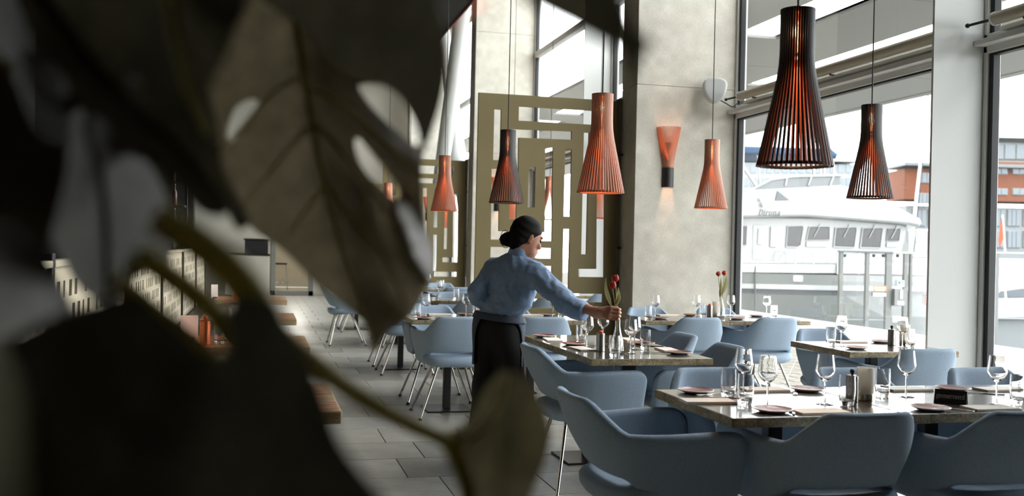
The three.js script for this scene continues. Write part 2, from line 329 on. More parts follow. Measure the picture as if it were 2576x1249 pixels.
pendant('o', 'terracotta pendant lamp seen through the tall slot in the middle of the near screen', 3.87, -13.15, 1.72, false);
pendant('o', 'terracotta pendant lamp seen through the right hand slot of the near screen', 3.84, -11.0, 1.69, false);
pendant('o', 'pale pendant lamp seen through the short slot of the screen above the waitress', 3.83, -15.1, 1.73, false);
pendant('o', 'small terracotta pendant lamp seen through the far lattice screen', 3.8, -20.6, 1.72, false);
// wall sconces: the same lamp upside down, half round, on the cross walls
const SCO = { g: slatGeo(0xb07052, 0xcf8058, true), h: slatGeo(0x1a1a19, 0x7a2f1e, true) };
function sconce(label, x, z, y, single) {
  const t = thing('wall_sconce', label, 'wall lamp', [x, y, z]);
  const sh = new THREE.Group(); sh.name = 'shade'; const all = [];
  for (let i = 0; i <= 26; i++) { const a = -Math.PI * i / 26; const g = SCO.g; if (single) { const s = mesh('slat', g, slatMat, sh); s.rotation.y = a; s.scale.set(0.86, 1, 0.86); } else all.push(g.clone().scale(.86, 1, .86).rotateY(a)); }
  if (single) t.add(sh); else mesh('shade', mergeGeometries(all), slatMat, t);
  mesh('base_sleeve', new THREE.CylinderGeometry(0.061, 0.061, 0.19, 24, 1, true, -Math.PI / 2 , Math.PI).translate(0, 0.1, 0), std(0x1b1a18, 0.5, { side: THREE.DoubleSide }), t);
  mesh('back_plate', rbox(0.08, 0.4, 0.012, 0.003, 0, 0.25, 0.006), M.black, t);
  mesh('bulb', new THREE.SphereGeometry(0.025, 14, 10).translate(0, 0.225, 0.034), bulbMat, t);
  const l = new THREE.PointLight(new THREE.Color(1, 0.5, 0.3), 2.6); l.position.set(0, 0.225, 0.034); l.castShadow = true; t.add(l);
}
for (const g of [SCO.g]) { const c = g.attributes.color, p = g.attributes.position, k = new THREE.Color(0x1b1a18); for (let i = 0; i < c.count; i++) if (p.getY(i) < 0.2) c.setXYZ(i, k.r, k.g, k.b); }
sconce('half round slatted wall lamp, copper above, black below, on the near concrete wall', 3.945, ZN[0], 1.965, true);
sconce('half round slatted wall lamp seen through the left slot of the near screen', 4.05, ZN[1], 1.965, false);
sconce('half round slatted wall lamp seen through the far lattice screen', 4.1, ZN[2], 1.965, false);
// red spot lamps under the ceiling: over the banquette tables and by the middle cross wall
function redSpot(label, x, y, z, tx, ty, tz, I) {
  const t = thing('spot_lamp', label, 'spot lamp', [x, y, z]);
  mesh('housing', new THREE.CylinderGeometry(0.06, 0.05, 0.16, 20).translate(0, 0.1, 0), M.black, t);
  mesh('stem', rod(V(0, 0.18, 0), V(0, 5.72 - y, 0), 0.012), M.black, t);
  mesh('lens', new THREE.CylinderGeometry(0.045, 0.045, 0.006, 20).translate(0, 0.014, 0), std(0x300800, 0.4, { emissive: new THREE.Color(1, 0.15, 0.06), emissiveIntensity: 4 }), t);
  const l = new THREE.SpotLight(new THREE.Color(1, 0.2, 0.1), I, 0, 0.14, 0.5); l.position.set(0, -0.01, 0); l.target.position.set(tx - x, ty - y, tz - z); l.castShadow = true; t.add(l); t.add(l.target);
}
// ---------- chairs ----------
function chairShell() {
  const half = [[0, -0.262], [0.1, -0.258], [0.19, -0.232], [0.255, -0.17], [0.29, -0.06], [0.3, 0.06], [0.298, 0.17], [0.285, 0.275]];
  const curve = new THREE.CatmullRomCurve3([...half.slice(1).reverse().map(p => V(-p[0], 0, p[1])), ...half.map(p => V(p[0], 0, p[1]))]);
  const Lh = curve.getLength() / 2, S = [];
  for (let i = 0; i <= 60; i++) S.push(-Lh + 0.07 + (2 * Lh - 0.14) * i / 60);
  for (const e of [0.052, 0.036, 0.022, 0.011, 0.004, 0.0008]) { S.unshift(-Lh + e); S.push(Lh - e); }
  const pos = [], uv = [], idx = [], NO = 9, TH = 0.046, rings = [];
  for (const s of S) {
    const u = (s + Lh) / (2 * Lh), p = curve.getPointAt(u), tg = curve.getTangentAt(u), n = V(tg.z, 0, -tg.x), a = Math.abs(s), e = Lh - a;
    let top = 0.797 - 0.118 * (0.6 * Math.min(1, Math.max(0, (a - 0.165) / 0.115)) + 0.4 * sstep(0.155, 0.3, a)) + 0.008 * sstep(0.36, 0.62, a), bot = 0.508 - 0.095 * sstep(0.2, 0.42, a), th = TH;
    if (e < 0.07) { const k = 0.07 - Math.sqrt(Math.max(0, 0.0049 - (0.07 - e) ** 2)); top -= k; bot += k; }
    if (e < 0.023) th *= Math.sqrt(Math.max(0.0004, 1 - ((0.023 - e) / 0.023) ** 2));
    const back = 1 - sstep(0.12, 0.42, a), loop = [];
    const put = (off, y) => {
      const fl = -0.05 * sstep(0.68, 0.40, y), ln = -0.085 * (y - 0.56) / 0.23 * back;
      loop.push([p.x + n.x * (fl + off), y, p.z + n.z * (fl + off) + ln]);
    };
    const out = 0, inn = -th, r = th / 2, cpy = top - r, cby = bot + r;
    for (let i = 0; i <= NO; i++) put(out + (TH - th) * -0.5, cby + (cpy - cby) * i / NO);
    for (let i = 1; i < 5; i++) { const q = Math.PI * i / 5; put(-TH / 2 + r * Math.cos(q), cpy + r * Math.sin(q)); }
    for (let i = NO; i >= 0; i--) put(inn - (TH - th) * 0.5, cby + (cpy - cby) * i / NO);
    for (let i = 1; i < 5; i++) { const q = Math.PI * i / 5; put(-TH / 2 - r * Math.cos(q), cby - r * Math.sin(q)); }
    rings.push(loop.length); let acc = 0;
    loop.forEach((q, k) => { pos.push(...q); uv.push(s, (k < loop.length / 2 ? q[1] : 1.6 - q[1])); });
  }
  const K = rings[0];
  for (let i = 0; i < S.length - 1; i++) for (let k = 0; k < K; k++) { const a = i * K + k, b = i * K + (k + 1) % K; idx.push(a, a + K, b, b, a + K, b + K); }
  for (const o of [0, (S.length - 1) * K]) for (let k = 1; k < K - 1; k++) o ? idx.push(o, o + k + 1, o + k) : idx.push(o, o + k, o + k + 1);
  const g = new THREE.BufferGeometry(); g.setAttribute('position', new THREE.Float32BufferAttribute(pos, 3)); g.setAttribute('uv', new THREE.Float32BufferAttribute(uv, 2)); g.setIndex(idx);
  g.computeVertexNormals(); return g;
}
function seatPan() {
  const rings = [[0.405, 0.05], [0.405, 0.62], [0.41, 0.78], [0.425, 0.9], [0.45, 0.97], [0.475, 0.98], [0.49, 0.94], [0.498, 0.8], [0.492, 0.4], [0.49, 0.05]], pos = [], uv = [], idx = [], K = 40;
  rings.forEach(([y, k], j) => { for (let i = 0; i < K; i++) { const a = i / K * Math.PI * 2, c = Math.cos(a), s = Math.sin(a), q = Math.pow(Math.pow(Math.abs(c), 3.2) + Math.pow(Math.abs(s), 3.2), -1 / 3.2); pos.push(0.252 * k * q * c, y + 0.015 * (s * q * k), 0.215 * k * q * s - 0.03); uv.push(0.25 * k * q * c, 0.25 * k * q * s + y); } });
  for (let j = 0; j < rings.length - 1; j++) for (let i = 0; i < K; i++) { const a = j * K + i, b = j * K + (i + 1) % K; idx.push(a, a + K, b, b, a + K, b + K); }
  for (let k = 1; k < K - 1; k++) { idx.push(0, k, k + 1); const o = (rings.length - 1) * K; idx.push(o, o + k + 1, o + k); }
  const g = new THREE.BufferGeometry(); g.setAttribute('position', new THREE.Float32BufferAttribute(pos, 3)); g.setAttribute('uv', new THREE.Float32BufferAttribute(uv, 2)); g.setIndex(idx); g.computeVertexNormals(); return g;
}
let chair0;
function makeChair() {
  const t = new THREE.Group();
  mesh('shell', chairShell(), M.fabric, t); mesh('seat', seatPan(), M.fabric, t);
  const one = rod(V(0, 0, 0), V(0, 1, 0), 0.0095, 0.0095, 10);
  for (const [sx, sz] of [[-1, 1], [1, 1], [-1, -1], [1, -1]]) {
    const a = V(sx * 0.12, 0.412, sz * 0.1 - 0.03), b = V(sx * 0.265, 0.012, sz > 0 ? 0.25 : -0.22);
    const l = mesh('leg', merge(rod(b, a, 0.0085, 0.0105, 12), new THREE.CylinderGeometry(0.024, 0.024, 0.006, 12).translate(a.x, 0.407, a.z)), M.chrome, t);
    mesh('glide', lathe([[0, 0], [0.016, 0], [0.016, 0.006], [0.011, 0.018], [0, 0.018]], 12).translate(b.x, 0, b.z), M.black, l);
  }
  return t;
}
const CG = 'blue upholstered armchairs with chrome legs';
function chair(label, x, z, turn, off = true) {         // turn: direction the seat faces, 0 = +z; x, z is the middle of the backrest top
  const s = Math.sin(turn), c = Math.cos(turn), px = x + s * 0.3, pz = z + c * 0.3;
  if (!chair0) { chair0 = makeChair(); chair0.name = numbered('armchair'); scene.add(chair0); chair0.position.set(px, 0, pz); chair0.rotation.y = turn; return tag(chair0, label, 'chair', CG); }
  return dup(chair0, 'armchair', label, [px, 0, pz], turn);
}
const AWAY = Math.PI, FACE = 0, RIGHT = Math.PI / 2, LEFT = -Math.PI / 2;
chair('blue armchair in the front row, its whole back to us, below the front napkin', 2.01, -2.96, AWAY);
chair('blue armchair in the front row, back to us, cut off at the lower right corner', 2.64, -2.93, AWAY);
chair('blue armchair at the left head of the nearest table, seen side on', 1.145, -3.51, RIGHT);
chair('blue armchair at the far side of the nearest table, behind its leftmost tumbler', 2.01, -4.17, FACE);
chair('blue armchair at the far side of the nearest table, behind the frosted candle holder', 2.68, -4.12, FACE);
chair('blue armchair at the far side of the nearest table, by the right window', 3.38, -4.08, FACE);
chair('blue armchair right before the waitress at the left side of the tulip table', 1.46, -5.24, RIGHT);
chair('blue armchair with dark inside at the right of the tulip table, nearer one', 2.64, -5.24, LEFT);
chair('blue armchair at the right of the tulip table, farther one, half hidden', 2.68, -5.95, LEFT);
chair('blue armchair with its back to us at the window table before the white fin panel', 3.78, -4.98, AWAY);
chair('blue armchair facing us at the far side of the small window table', 3.9, -6.34, FACE);
chair('blue armchair, back to us, at the table by the concrete wall, left one', 3.48, -7.42, AWAY);
chair('blue armchair, back to us, at the table by the concrete wall, right one', 4.185, -7.45, AWAY);
chair('blue armchair against the concrete wall, left one, only its top edge in view', 3.53, -8.72, FACE);
chair('blue armchair against the concrete wall, only its top edge showing right of the tulips', 4.23, -8.72, FACE);
chair('blue armchair with its back to us left of the waitress, chrome legs in full view', 1.48, -7.38, AWAY);
chair('blue armchair with its back to us right of the waitress, under her stretched arm', 2.16, -7.4, AWAY);
chair('blue armchair at the far side of the table left of the waitress, left one', 1.5, -8.78, FACE);
chair('blue armchair at the far side of the table behind the waitress, right one', 2.2, -8.78, FACE);
const rows = [['second', -10.6, 0], ['third', -13.35, 0.34], ['fourth', -15.6, 0]];
for (const [w, z, o] of rows) {
  chair(`blue armchair, back to us, left one at the ${w} table row beyond the waitress`, 1.5 + o, z + 0.6, AWAY);
  chair(`blue armchair, back to us, right one at the ${w} table row beyond the waitress`, 2.2 + o, z + 0.6, AWAY);
  chair(`blue armchair of the ${w} table row beyond the waitress, left one facing us`, 1.5 + o, z - 0.78, FACE);
  chair(`blue armchair of the ${w} table row beyond the waitress, right one facing us`, 2.2 + o, z - 0.78, FACE);
}
chair('blue armchair at the left end of the third table row, below the big leaf', 0.84, -13.3, RIGHT);
chair('blue armchair seen low through the slots of the near screen, left one', 3.5, -11.5, AWAY);
chair('blue armchair seen low through the slots of the near screen, right one', 4.15, -11.5, AWAY);
// ---------- tables ----------
const TT = 0.75;
let table0 = {};
function table(label, x, z, w = 0.7, d = 0.7, group = 'square pedestal dining tables') {
  const k = w + '/' + d;
  if (!table0[k]) {
    const t = table0[k] = thing('dining_table', label, 'table', [x, 0, z], 0, group);
    mesh('tabletop', planarUV(rbox(w - 0.006, 0.036, d - 0.006, 0.004, 0, TT - 0.018, 0)), M.top, t);
    mesh('edge_band', planarUV(merge(...[-1, 1].map(q => rbox(w - 0.003, 0.034, 0.004, 0.0015, 0, TT - 0.0185, q * (d / 2 - 0.0035))), ...[-1, 1].map(q => rbox(0.004, 0.034, d - 0.003, 0.0015, q * (w / 2 - 0.0035), TT - 0.0185, 0)))), M.edge, t);
    mesh('post', merge(rbox(0.06, TT - 0.05, 0.06, 0.006, 0, (TT - 0.036) / 2, 0), rbox(0.3, 0.012, 0.3, 0.004, 0, TT - 0.0425, 0)), M.black, t);
    mesh('base_plate', rbox(0.37, 0.012, 0.37, 0.004, 0, 0.006, 0), M.steel, t);
    return t;
  }
  return dup(table0[k], 'dining_table', label, [x, 0, z], 0, group);
}
for (const [i, w] of [[0, 'left'], [1, 'middle'], [2, 'right']]) table(`${w} square of the nearest dark dining table under the big black lamp`, 1.955 + i * 0.7, -3.5);
table('near square of the dark dining table with the vase of tulips the waitress holds', 2.05, -5.29);
table('far square of the dark dining table with the tulips, beside the waitress', 2.05, -5.99);
table('small dark dining table at the window before the white fin panel', 3.80, -5.57, 0.76, 0.68);
table('left square of the dining table by the concrete wall under the sconce', 3.48, -8.0, 0.76, 0.7);
table('right square of the dining table by the concrete wall, at the window', 4.24, -8.0, 0.76, 0.7);
table('left square of the dining table behind the waitress, its steel foot in view', 1.51, -7.97);
table('right square of the dining table behind the waitress', 2.21, -7.97);
for (const [w, z, o] of rows) { table(`left square of the ${w} table row beyond the waitress`, 1.51 + o, z - 0.1); table(`right square of the ${w} table row beyond the waitress`, 2.21 + o, z - 0.1); }
table('left square of the dining table seen low through the near screen', 3.5, -12.1); table('right square of the dining table seen low through the near screen', 4.2, -12.1);
// ---------- tableware ----------
const wareProto = {};
function ware(kind, x, z, label, turn = 0, y = TT, group) {
  const B = WARE[kind];
  if (!wareProto[kind]) { const t = wareProto[kind] = thing(kind, label, B.cat, [x, y, z], turn, group || B.group); B.make(t); return t; }
  return dup(wareProto[kind], kind, label, [x, y, z], turn, group || B.group);
}
const lettering = canvasTex(256, 64, (c, w, h) => { c.fillStyle = '#000'; c.fillRect(0, 0, w, h); c.fillStyle = '#fff'; c.font = 'bold 58px sans-serif'; c.textAlign = 'center'; c.textBaseline = 'middle'; c.fillText('EARTH', w / 2, h / 2 + 3, 240); }, false);
const letterMat = std(0xffffff, 0.6, { alphaMap: lettering, transparent: true, side: THREE.DoubleSide });
const signTex = canvasTex(512, 192, (c, w, h) => { c.fillStyle = '#15171c'; c.fillRect(0, 0, w, h); c.fillStyle = '#d8d4c8'; c.font = '96px serif'; c.textAlign = 'center'; c.textBaseline = 'middle'; c.fillText('gereserveerd', w / 2, h / 2 - 8, 470); });
const WARE = {
  wine_glass: {
    cat: 'wine glass', group: 'wine glasses', make(t) {
      mesh('bowl', glathe([[0.0, 0.094], [0.012, 0.0965], [0.024, 0.107], [0.0355, 0.124], [0.0362, 0.132], [0.0325, 0.16], [0.0288, 0.192], [0.0296, 0.1925], [0.0333, 0.16], [0.0372, 0.132], [0.0366, 0.123], [0.025, 0.105], [0.012, 0.0925], [0.0045, 0.088], [0, 0.088]], 36), M.glass, t);
      mesh('stem', glathe([[0, 0.0885], [0.0042, 0.0885], [0.0032, 0.07], [0.003, 0.03], [0.0042, 0.009], [0, 0.009]], 16), M.glass, t);
      mesh('foot', glathe([[0, 0.009], [0.0045, 0.0085], [0.012, 0.0045], [0.034, 0.0018], [0.0345, 0.001], [0.034, 0.0003], [0, 0.0003]], 32), M.glass, t);
    }
  },
  tumbler: {
    cat: 'glass', group: 'water tumblers', make(t) {
      mesh('cup', glathe([[0, 0.016], [0.022, 0.018], [0.027, 0.026], [0.0295, 0.045], [0.0305, 0.07], [0.029, 0.115], [0.03, 0.1155], [0.0316, 0.07], [0.0307, 0.045], [0.0285, 0.022], [0.025, 0.003], [0.023, 0.0005], [0, 0.0005]], 36), M.glass, t);
      const g = new THREE.CylinderGeometry(0.0319, 0.0319, 0.018, 10, 1, true, 0, 2.0); g.rotateZ(Math.PI / 2);
      // lettering runs upwards on the wall of the glass
      const q = new THREE.PlaneGeometry(0.02, 0.068, 8, 1), p = q.attributes.position, uv = q.attributes.uv;
      for (let i = 0; i < p.count; i++) { const a = p.getX(i) / 0.0318, x = p.getX(i), y = p.getY(i); p.setXYZ(i, Math.sin(a) * 0.0319, y + 0.072, Math.cos(a) * 0.0319); uv.setXY(i, 0.5 + y / 0.068, 0.5 + -x / 0.02); }
      q.computeVertexNormals(); mesh('lettering', q, letterMat, t).rotation.y = -0.4;
    }
  },
  side_plate: {
    cat: 'plate', group: 'side plates', make(t) {
      mesh('rim', lathe([[0, 0.001], [0.045, 0.001], [0.05, 0.003], [0.072, 0.0115], [0.0735, 0.0135], [0.0715, 0.0146], [0.066, 0.0115], [0.048, 0.0062], [0, 0.005]], 48), M.plateRim, t);
      mesh('glaze', lathe([[0.0705, 0.0148], [0.0695, 0.0152], [0.0655, 0.0126], [0.047, 0.0072], [0, 0.006]], 48), M.plateRed, t);
    }
  },
  napkin: {
    cat: 'napkin', group: 'folded napkins', make(t) {
      for (let k = 0; k < 3; k++) mesh('fold', rbox(0.1 - k * 0.0008, 0.0028, 0.2 - k * 0.001, 0.0013, k * 0.0006, 0.0016 + k * 0.003, 0), M.napkin, t);
    }
  },
  fork: {
    cat: 'fork', group: 'forks', make(t) {
      mesh('handle', extr([[-0.004, -0.1], [0.004, -0.1], [0.005, -0.06], [0.0028, 0.02], [0.008, 0.045], [0.0105, 0.06], [-0.0105, 0.06], [-0.008, 0.045], [-0.0028, 0.02], [-0.005, -0.06]], 0.0018, 0.0005).rotateX(-Math.PI / 2).translate(0, 0.003, 0), M.cutlery, t);
      for (let i = 0; i < 4; i++) mesh('tine', rbox(0.0024, 0.0016, 0.04, 0.0006, -0.008 + i * 0.0053, 0.0045, -0.079), M.cutlery, t);
    }
  },
  knife: {
    cat: 'knife', group: 'knives', make(t) {
      mesh('handle', rbox(0.011, 0.005, 0.09, 0.002, 0, 0.003, 0.055), M.cutlery, t);
      mesh('blade', extr([[-0.005, 0], [0.006, 0], [0.0085, 0.06], [0.007, 0.1], [0.0, 0.118], [-0.005, 0.1]], 0.0014, 0.0004).rotateX(-Math.PI / 2).translate(0, 0.0018, 0.01), M.cutlery, t);
    }
  },
  pepper_mill: {
    cat: 'pepper mill', group: 'steel pepper mills', make(t) {
      mesh('body', lathe([[0, 0], [0.024, 0], [0.0245, 0.002], [0.0245, 0.1], [0.0225, 0.104], [0, 0.104]], 28), std(0x7d7a74, 0.28, { metalness: 1 }), t);
      mesh('knob', lathe([[0, 0.104], [0.005, 0.104], [0.005, 0.112], [0.009, 0.114], [0.009, 0.124], [0.006, 0.128], [0, 0.129]], 18), M.black, t);
    }
  },
  pepper_mill_orange: {
    cat: 'pepper mill', group: 'orange topped steel mills', make(t) {
      mesh('body', lathe([[0, 0], [0.024, 0], [0.0245, 0.002], [0.0245, 0.1], [0.0225, 0.104], [0, 0.104]], 28), std(0x8d8a84, 0.28, { metalness: 1 }), t);
      mesh('knob', lathe([[0, 0.104], [0.012, 0.104], [0.014, 0.108], [0.012, 0.115], [0.005, 0.119], [0, 0.12]], 18), M.orange, t);
    }
  },
  candle_holder: {
    cat: 'candle holder', group: 'frosted candle holders', make(t) {
      mesh('base', lathe([[0, 0], [0.0315, 0], [0.032, 0.002], [0.032, 0.026], [0.03, 0.028], [0, 0.028]], 32), std(0xa39c8e, 0.25, { metalness: 1 }), t);
      mesh('shade', lathe([[0.031, 0.028], [0.0335, 0.03], [0.0335, 0.13], [0.0325, 0.131], [0.0315, 0.13], [0.0315, 0.03]], 36), M.frost, t);
      const c = mesh('candle', lathe([[0, 0.028], [0.018, 0.028], [0.018, 0.06], [0.0, 0.061]], 20), std(0xe6dcc4, 0.5), t);
      mesh('wick', rod(V(0, 0.06, 0), V(0.001, 0.072, 0), 0.0012, 0.001, 5), M.black, c);
    }
  },
  reserved_sign: {
    cat: 'sign', make(t) {
      const s = [[-0.028, 0], [-0.026, 0], [0, 0.05], [0.026, 0], [0.028, 0], [0.0005, 0.053], [-0.0005, 0.053]];
      mesh('card', extr(s, 0.118).translate(0, 0, -0.059).rotateY(Math.PI / 2), std(0x15171c, 0.6), t);
      const f = new THREE.PlaneGeometry(0.114, 0.05); f.rotateX(-Math.atan2(0.0275, 0.053)).translate(0, 0.0268, 0.0146);
      mesh('lettering', f, std(0xffffff, 0.6, { map: signTex }), t);
    }
  },
  tulip_vase: {
    cat: 'vase', group: 'glass carafes', make(t) {
      mesh('carafe', glathe([[0, 0.006], [0.032, 0.007], [0.034, 0.02], [0.031, 0.07], [0.018, 0.12], [0.012, 0.15], [0.011, 0.2], [0.0145, 0.216], [0.016, 0.2165], [0.013, 0.2], [0.014, 0.15], [0.02, 0.12], [0.033, 0.07], [0.036, 0.02], [0.034, 0.002], [0, 0.0005]], 32), M.glass, t);
    }
  },
};
// tulips: each flower is a thing that stands in the carafe
const petalMat = phy(0xb5331f, 0.55, { sheen: 0.4 }), petalMat2 = phy(0xa3403a, 0.55), stemMat = std(0x94965e, 0.6), leafGreen = phy(0x9a9868, 0.9, { side: THREE.DoubleSide, transmission: 0.35, thickness: 0 });
function tulip(label, base, tip, mat, leaves, r = 0.024) {
  const t = thing('tulip', label, 'flower', [base.x, base.y, base.z], 0, null), d = tip.clone().sub(base);
  const mid = d.clone().multiplyScalar(0.5).add(V(d.x * -0.15, 0, 0));
  mesh('stem', tube([V(0, 0, 0), mid, d], 0.0028, 20, 7), stemMat, t);
  for (let k = 0; k < 6; k++) {
    const g = new THREE.SphereGeometry(1, 12, 12), p = g.attributes.position, o = k % 2 ? 0.8 : 1;
    for (let i = 0; i < p.count; i++) {
      const x = p.getX(i), y = p.getY(i), z = p.getZ(i), h = (y + 1) / 2, w = Math.sin(Math.min(1, h * 1.1 + .08) * Math.PI * 0.86) ;
      p.setXYZ(i, x * 0.62 * r * w, h * 0.046, (0.86 * r * o * Math.sin(Math.min(1, h * 0.9 + 0.12) * Math.PI * .8)) + z * 0.0018 - x * x * .3 * r * w);
    }
    g.computeVertexNormals(); const m = mesh('petal', g, mat, t); m.position.copy(d).add(V(0, -0.004, 0)); m.rotation.y = k * Math.PI / 3 + .3;
  }
  leaves.forEach(([from, to, bend, wid]) => {
    const a = V(...from), b = V(...to), g = new THREE.PlaneGeometry(1, 1, 4, 14), p = g.attributes.position, sd = V(0.8, 0, 0.6).normalize(), nb = V(-0.6, 0, 0.8);
    for (let i = 0; i < p.count; i++) { const v = p.getY(i) + 0.5, u = p.getX(i) * 2, w = wid * Math.sin(Math.PI * Math.pow(v, 0.75)) * (1 - v * .15) + 0.0015; const q = a.clone().lerp(b, v).addScaledVector(V(...bend), Math.sin(v * Math.PI)).addScaledVector(sd, u * w).addScaledVector(nb, -u * u * w * .6); p.setXYZ(i, q.x, q.y, q.z); }
    g.computeVertexNormals(); mesh('leaf', g, leafGreen, t);
  });
  return t;
}
const N = 'the nearest table', P2 = 'the tulip table', P3 = 'the window table', P6 = 'the table by the concrete wall', P4 = 'the table behind the waitress';
const put = (kind, list) => list.forEach(([x, z, label, turn]) => ware(kind, x, z, label, turn ?? rr(-0.15, 0.15)));
put('side_plate', [[1.74, -3.74, `red-brown side plate at the left rear corner of ${N}`], [1.82, -3.26, `red-brown side plate at the left front of ${N}, beside two tumblers`], [2.25, -3.74, `red-brown side plate at the far edge of ${N}, behind the wine glasses`], [2.46, -3.23, `red-brown side plate at the front of ${N} before the reserved sign`], [2.93, -3.70, `red-brown side plate at the far edge of ${N} behind the reserved sign`],
[1.81, -6.2, `red-brown side plate at the far left corner of ${P2}, next to the waitress`], [1.84, -5.68, `red-brown side plate at the left edge of ${P2} beside a tumbler`], [2.3, -5.17, `red-brown side plate at the front right corner of ${P2}`], [2.3, -5.71, `red-brown side plate at the right edge of ${P2} behind a tumbler`],
[4.02, -5.79, `red-brown side plate at the far edge of ${P3}`], [3.58, -5.4, `red-brown side plate at the near left corner of ${P3}`],
[3.31, -7.84, `red-brown side plate at the left front of ${P6}`], [3.78, -8.26, `red-brown side plate near the mill on ${P6}`], [4.02, -7.84, `red-brown side plate at the front of ${P6} between two armchairs`], [4.4, -8.2, `red-brown side plate at the window end of ${P6}`],
[1.27, -7.75, `red-brown side plate at the left end of ${P4}`], [1.71, -8.22, `red-brown side plate at the far side of ${P4}, left one`], [2.42, -8.22, `red-brown side plate on ${P4}, seen under her arm`]]);
put('wine_glass', [[1.86, -3.37, `wine glass on ${N}, second from the left, its bowl the lower one`], [1.89, -3.62, `wine glass on ${N}, leftmost, rear left above the others`], [2.12, -3.4, `wine glass on ${N}, left of the steel mill`], [2.58, -3.54, `wine glass on ${N}, right of the candle holder`], [2.83, -3.32, `wine glass on ${N}, rightmost, before the white fin panel`],
[1.87, -5.51, `wine glass on ${P2} under the waitress's wrist, left of the mill`], [2.02, -5.2, `wine glass on ${P2} right beside the carafe`], [2.125, -5.41, `wine glass on ${P2}, rightmost, before a tumbler`], [2.07, -5.8, `wine glass on ${P2}, rear one, behind the carafe`],
[3.58, -5.57, `wine glass on ${P3}, left one`], [3.96, -5.48, `wine glass on ${P3}, right one before the window`],
[3.35, -8.05, `wine glass on ${P6}, leftmost`], [3.77, -8.13, `wine glass on ${P6}, left of the orange topped mill`], [4.14, -8.2, `wine glass on ${P6}, right of the carafe`], [4.46, -8.13, `wine glass on ${P6}, rightmost, before the window`],
[1.31, -7.88, `wine glass on ${P4}, left end`], [1.66, -7.99, `wine glass on ${P4}, just left of her elbow`], [2.42, -8.04, `wine glass on ${P4}, under her stretched arm`]]);
put('tumbler', [[1.82, -3.61, `water tumbler with printed lettering on ${N}, leftmost`, 0.15], [1.80, -3.43, `water tumbler on ${N} behind the front left plate`, 2.4], [2.19, -3.36, `water tumbler with printed lettering on ${N} in front of the steel mill`, 0.1], [2.49, -3.57, `water tumbler with printed lettering on ${N} right of the candle holder`, 0.05], [2.93, -3.32, `water tumbler with printed lettering on ${N}, cut by the picture's right edge`, -0.2],
[1.91, -5.75, `water tumbler on ${P2}, left one, under the wrist`, 2], [1.87, -5.05, `water tumbler on ${P2} at the front beside the carafe`, 2.6], [2.2, -5.43, `water tumbler on ${P2}, right one`, 2.8],
[3.55, -5.64, `water tumbler with printed lettering on ${P3}, left one`, 0.1], [4.03, -5.5, `water tumbler with printed lettering on ${P3}, right one`, .1],
[3.18, -7.8, `water tumbler on ${P6}, left end`, .5], [4.46, -8.0, `water tumbler on ${P6}, window end`, 2.5], [3.85, -8.16, `water tumbler on ${P6} beside the mill`, 0.2],
[1.24, -7.87, `water tumbler on ${P4}, left end`, .6], [1.74, -7.97, `water tumbler with printed lettering on ${P4}, beside her waist`, 0.3], [2.48, -8.0, `water tumbler on ${P4}, under her stretched arm`, .5]]);
put('napkin', [[1.68, -3.5, `folded cream napkin at the left end of ${N}`, Math.PI / 2 - .1], [1.99, -3.22, `folded cream napkin at the front edge of ${N}, between plate and armchair`, Math.PI / 2], [2.06, -3.77, `folded cream napkin at the far edge of ${N}, left one`, Math.PI / 2], [2.72, -3.73, `folded cream napkin at the far edge of ${N}, behind the right wine glass`, Math.PI / 2], [2.72, -3.22, `folded cream napkin at the front edge of ${N} before the right armchair`, Math.PI / 2], [3.15, -3.68, `folded cream napkin at the right far corner of ${N}`, Math.PI / 2],
[1.8, -5.98, `folded cream napkin at the left edge of ${P2}, farther one`], [1.81, -5.43, `folded cream napkin at the left edge of ${P2}, nearer one`], [2.31, -5.36, `folded cream napkin at the right edge of ${P2}, nearer one`], [2.32, -5.98, `folded cream napkin at the right edge of ${P2}, farther one`], [3.81, -5.82, `folded cream napkin at the far edge of ${P3}`, Math.PI / 2],
[3.56, -8.26, `folded cream napkin at the far edge of ${P6}, left one`, Math.PI / 2], [4.19, -8.27, `folded cream napkin at the far edge of ${P6}, right one`, Math.PI / 2], [1.48, -8.2, `folded cream napkin on ${P4}, left of her`, Math.PI / 2], [2.27, -8.2, `folded cream napkin on ${P4}, right of her`, Math.PI / 2]]);
put('fork', [[1.91, -3.27, `fork leaning on the front left plate of ${N}`, -.5], [1.80, -3.68, `fork beside the rear left plate of ${N}`, 1.9], [2.17, -3.7, `fork beside the far plate of ${N}`, 2.6], [2.55, -3.25, `fork on the front plate before the reserved sign`, 0.5], [2.22, -5.2, `fork at the front right plate of ${P2}`, 1.2], [1.93, -5.62, `fork near the left plate of ${P2}`, 1.4]]);
put('knife', [[1.94, -3.31, `knife right of the front left plate of ${N}`, -.35], [2.17, -3.25, `knife beside the front napkin of ${N}`, -.5], [2.56, -3.29, `knife right of the front plate before the reserved sign`, -.6], [2.98, -3.6, `knife at the far right of ${N}`, 1.0], [1.78, -3.6, `knife at the left end of ${N}`, 1.3], [2.28, -5.6, `knife at the right edge of ${P2}`, 1.2]]);
ware('pepper_mill', 2.27, -3.45, `steel pepper mill with black knob on ${N}, beside the candle holder`); ware('pepper_mill', 3.98, -5.62, `steel pepper mill on ${P3}, behind a tumbler`);
ware('pepper_mill_orange', 1.885, -5.32, `steel mill with orange top on ${P2}, left of the carafe`); ware('pepper_mill_orange', 3.9, -8.13, `steel mill with orange top on ${P6}`);
ware('candle_holder', 2.35, -3.48, `frosted glass candle holder on ${N}`); ware('candle_holder', 4.12, -5.68, `frosted glass candle holder on ${P3}, at the window`); ware('candle_holder', 4.03, -8.27, `frosted glass candle holder on ${P6}, behind the carafe`);
ware('reserved_sign', 2.66, -3.37, `small black folded reserved sign with white lettering on ${N}`, -0.8);
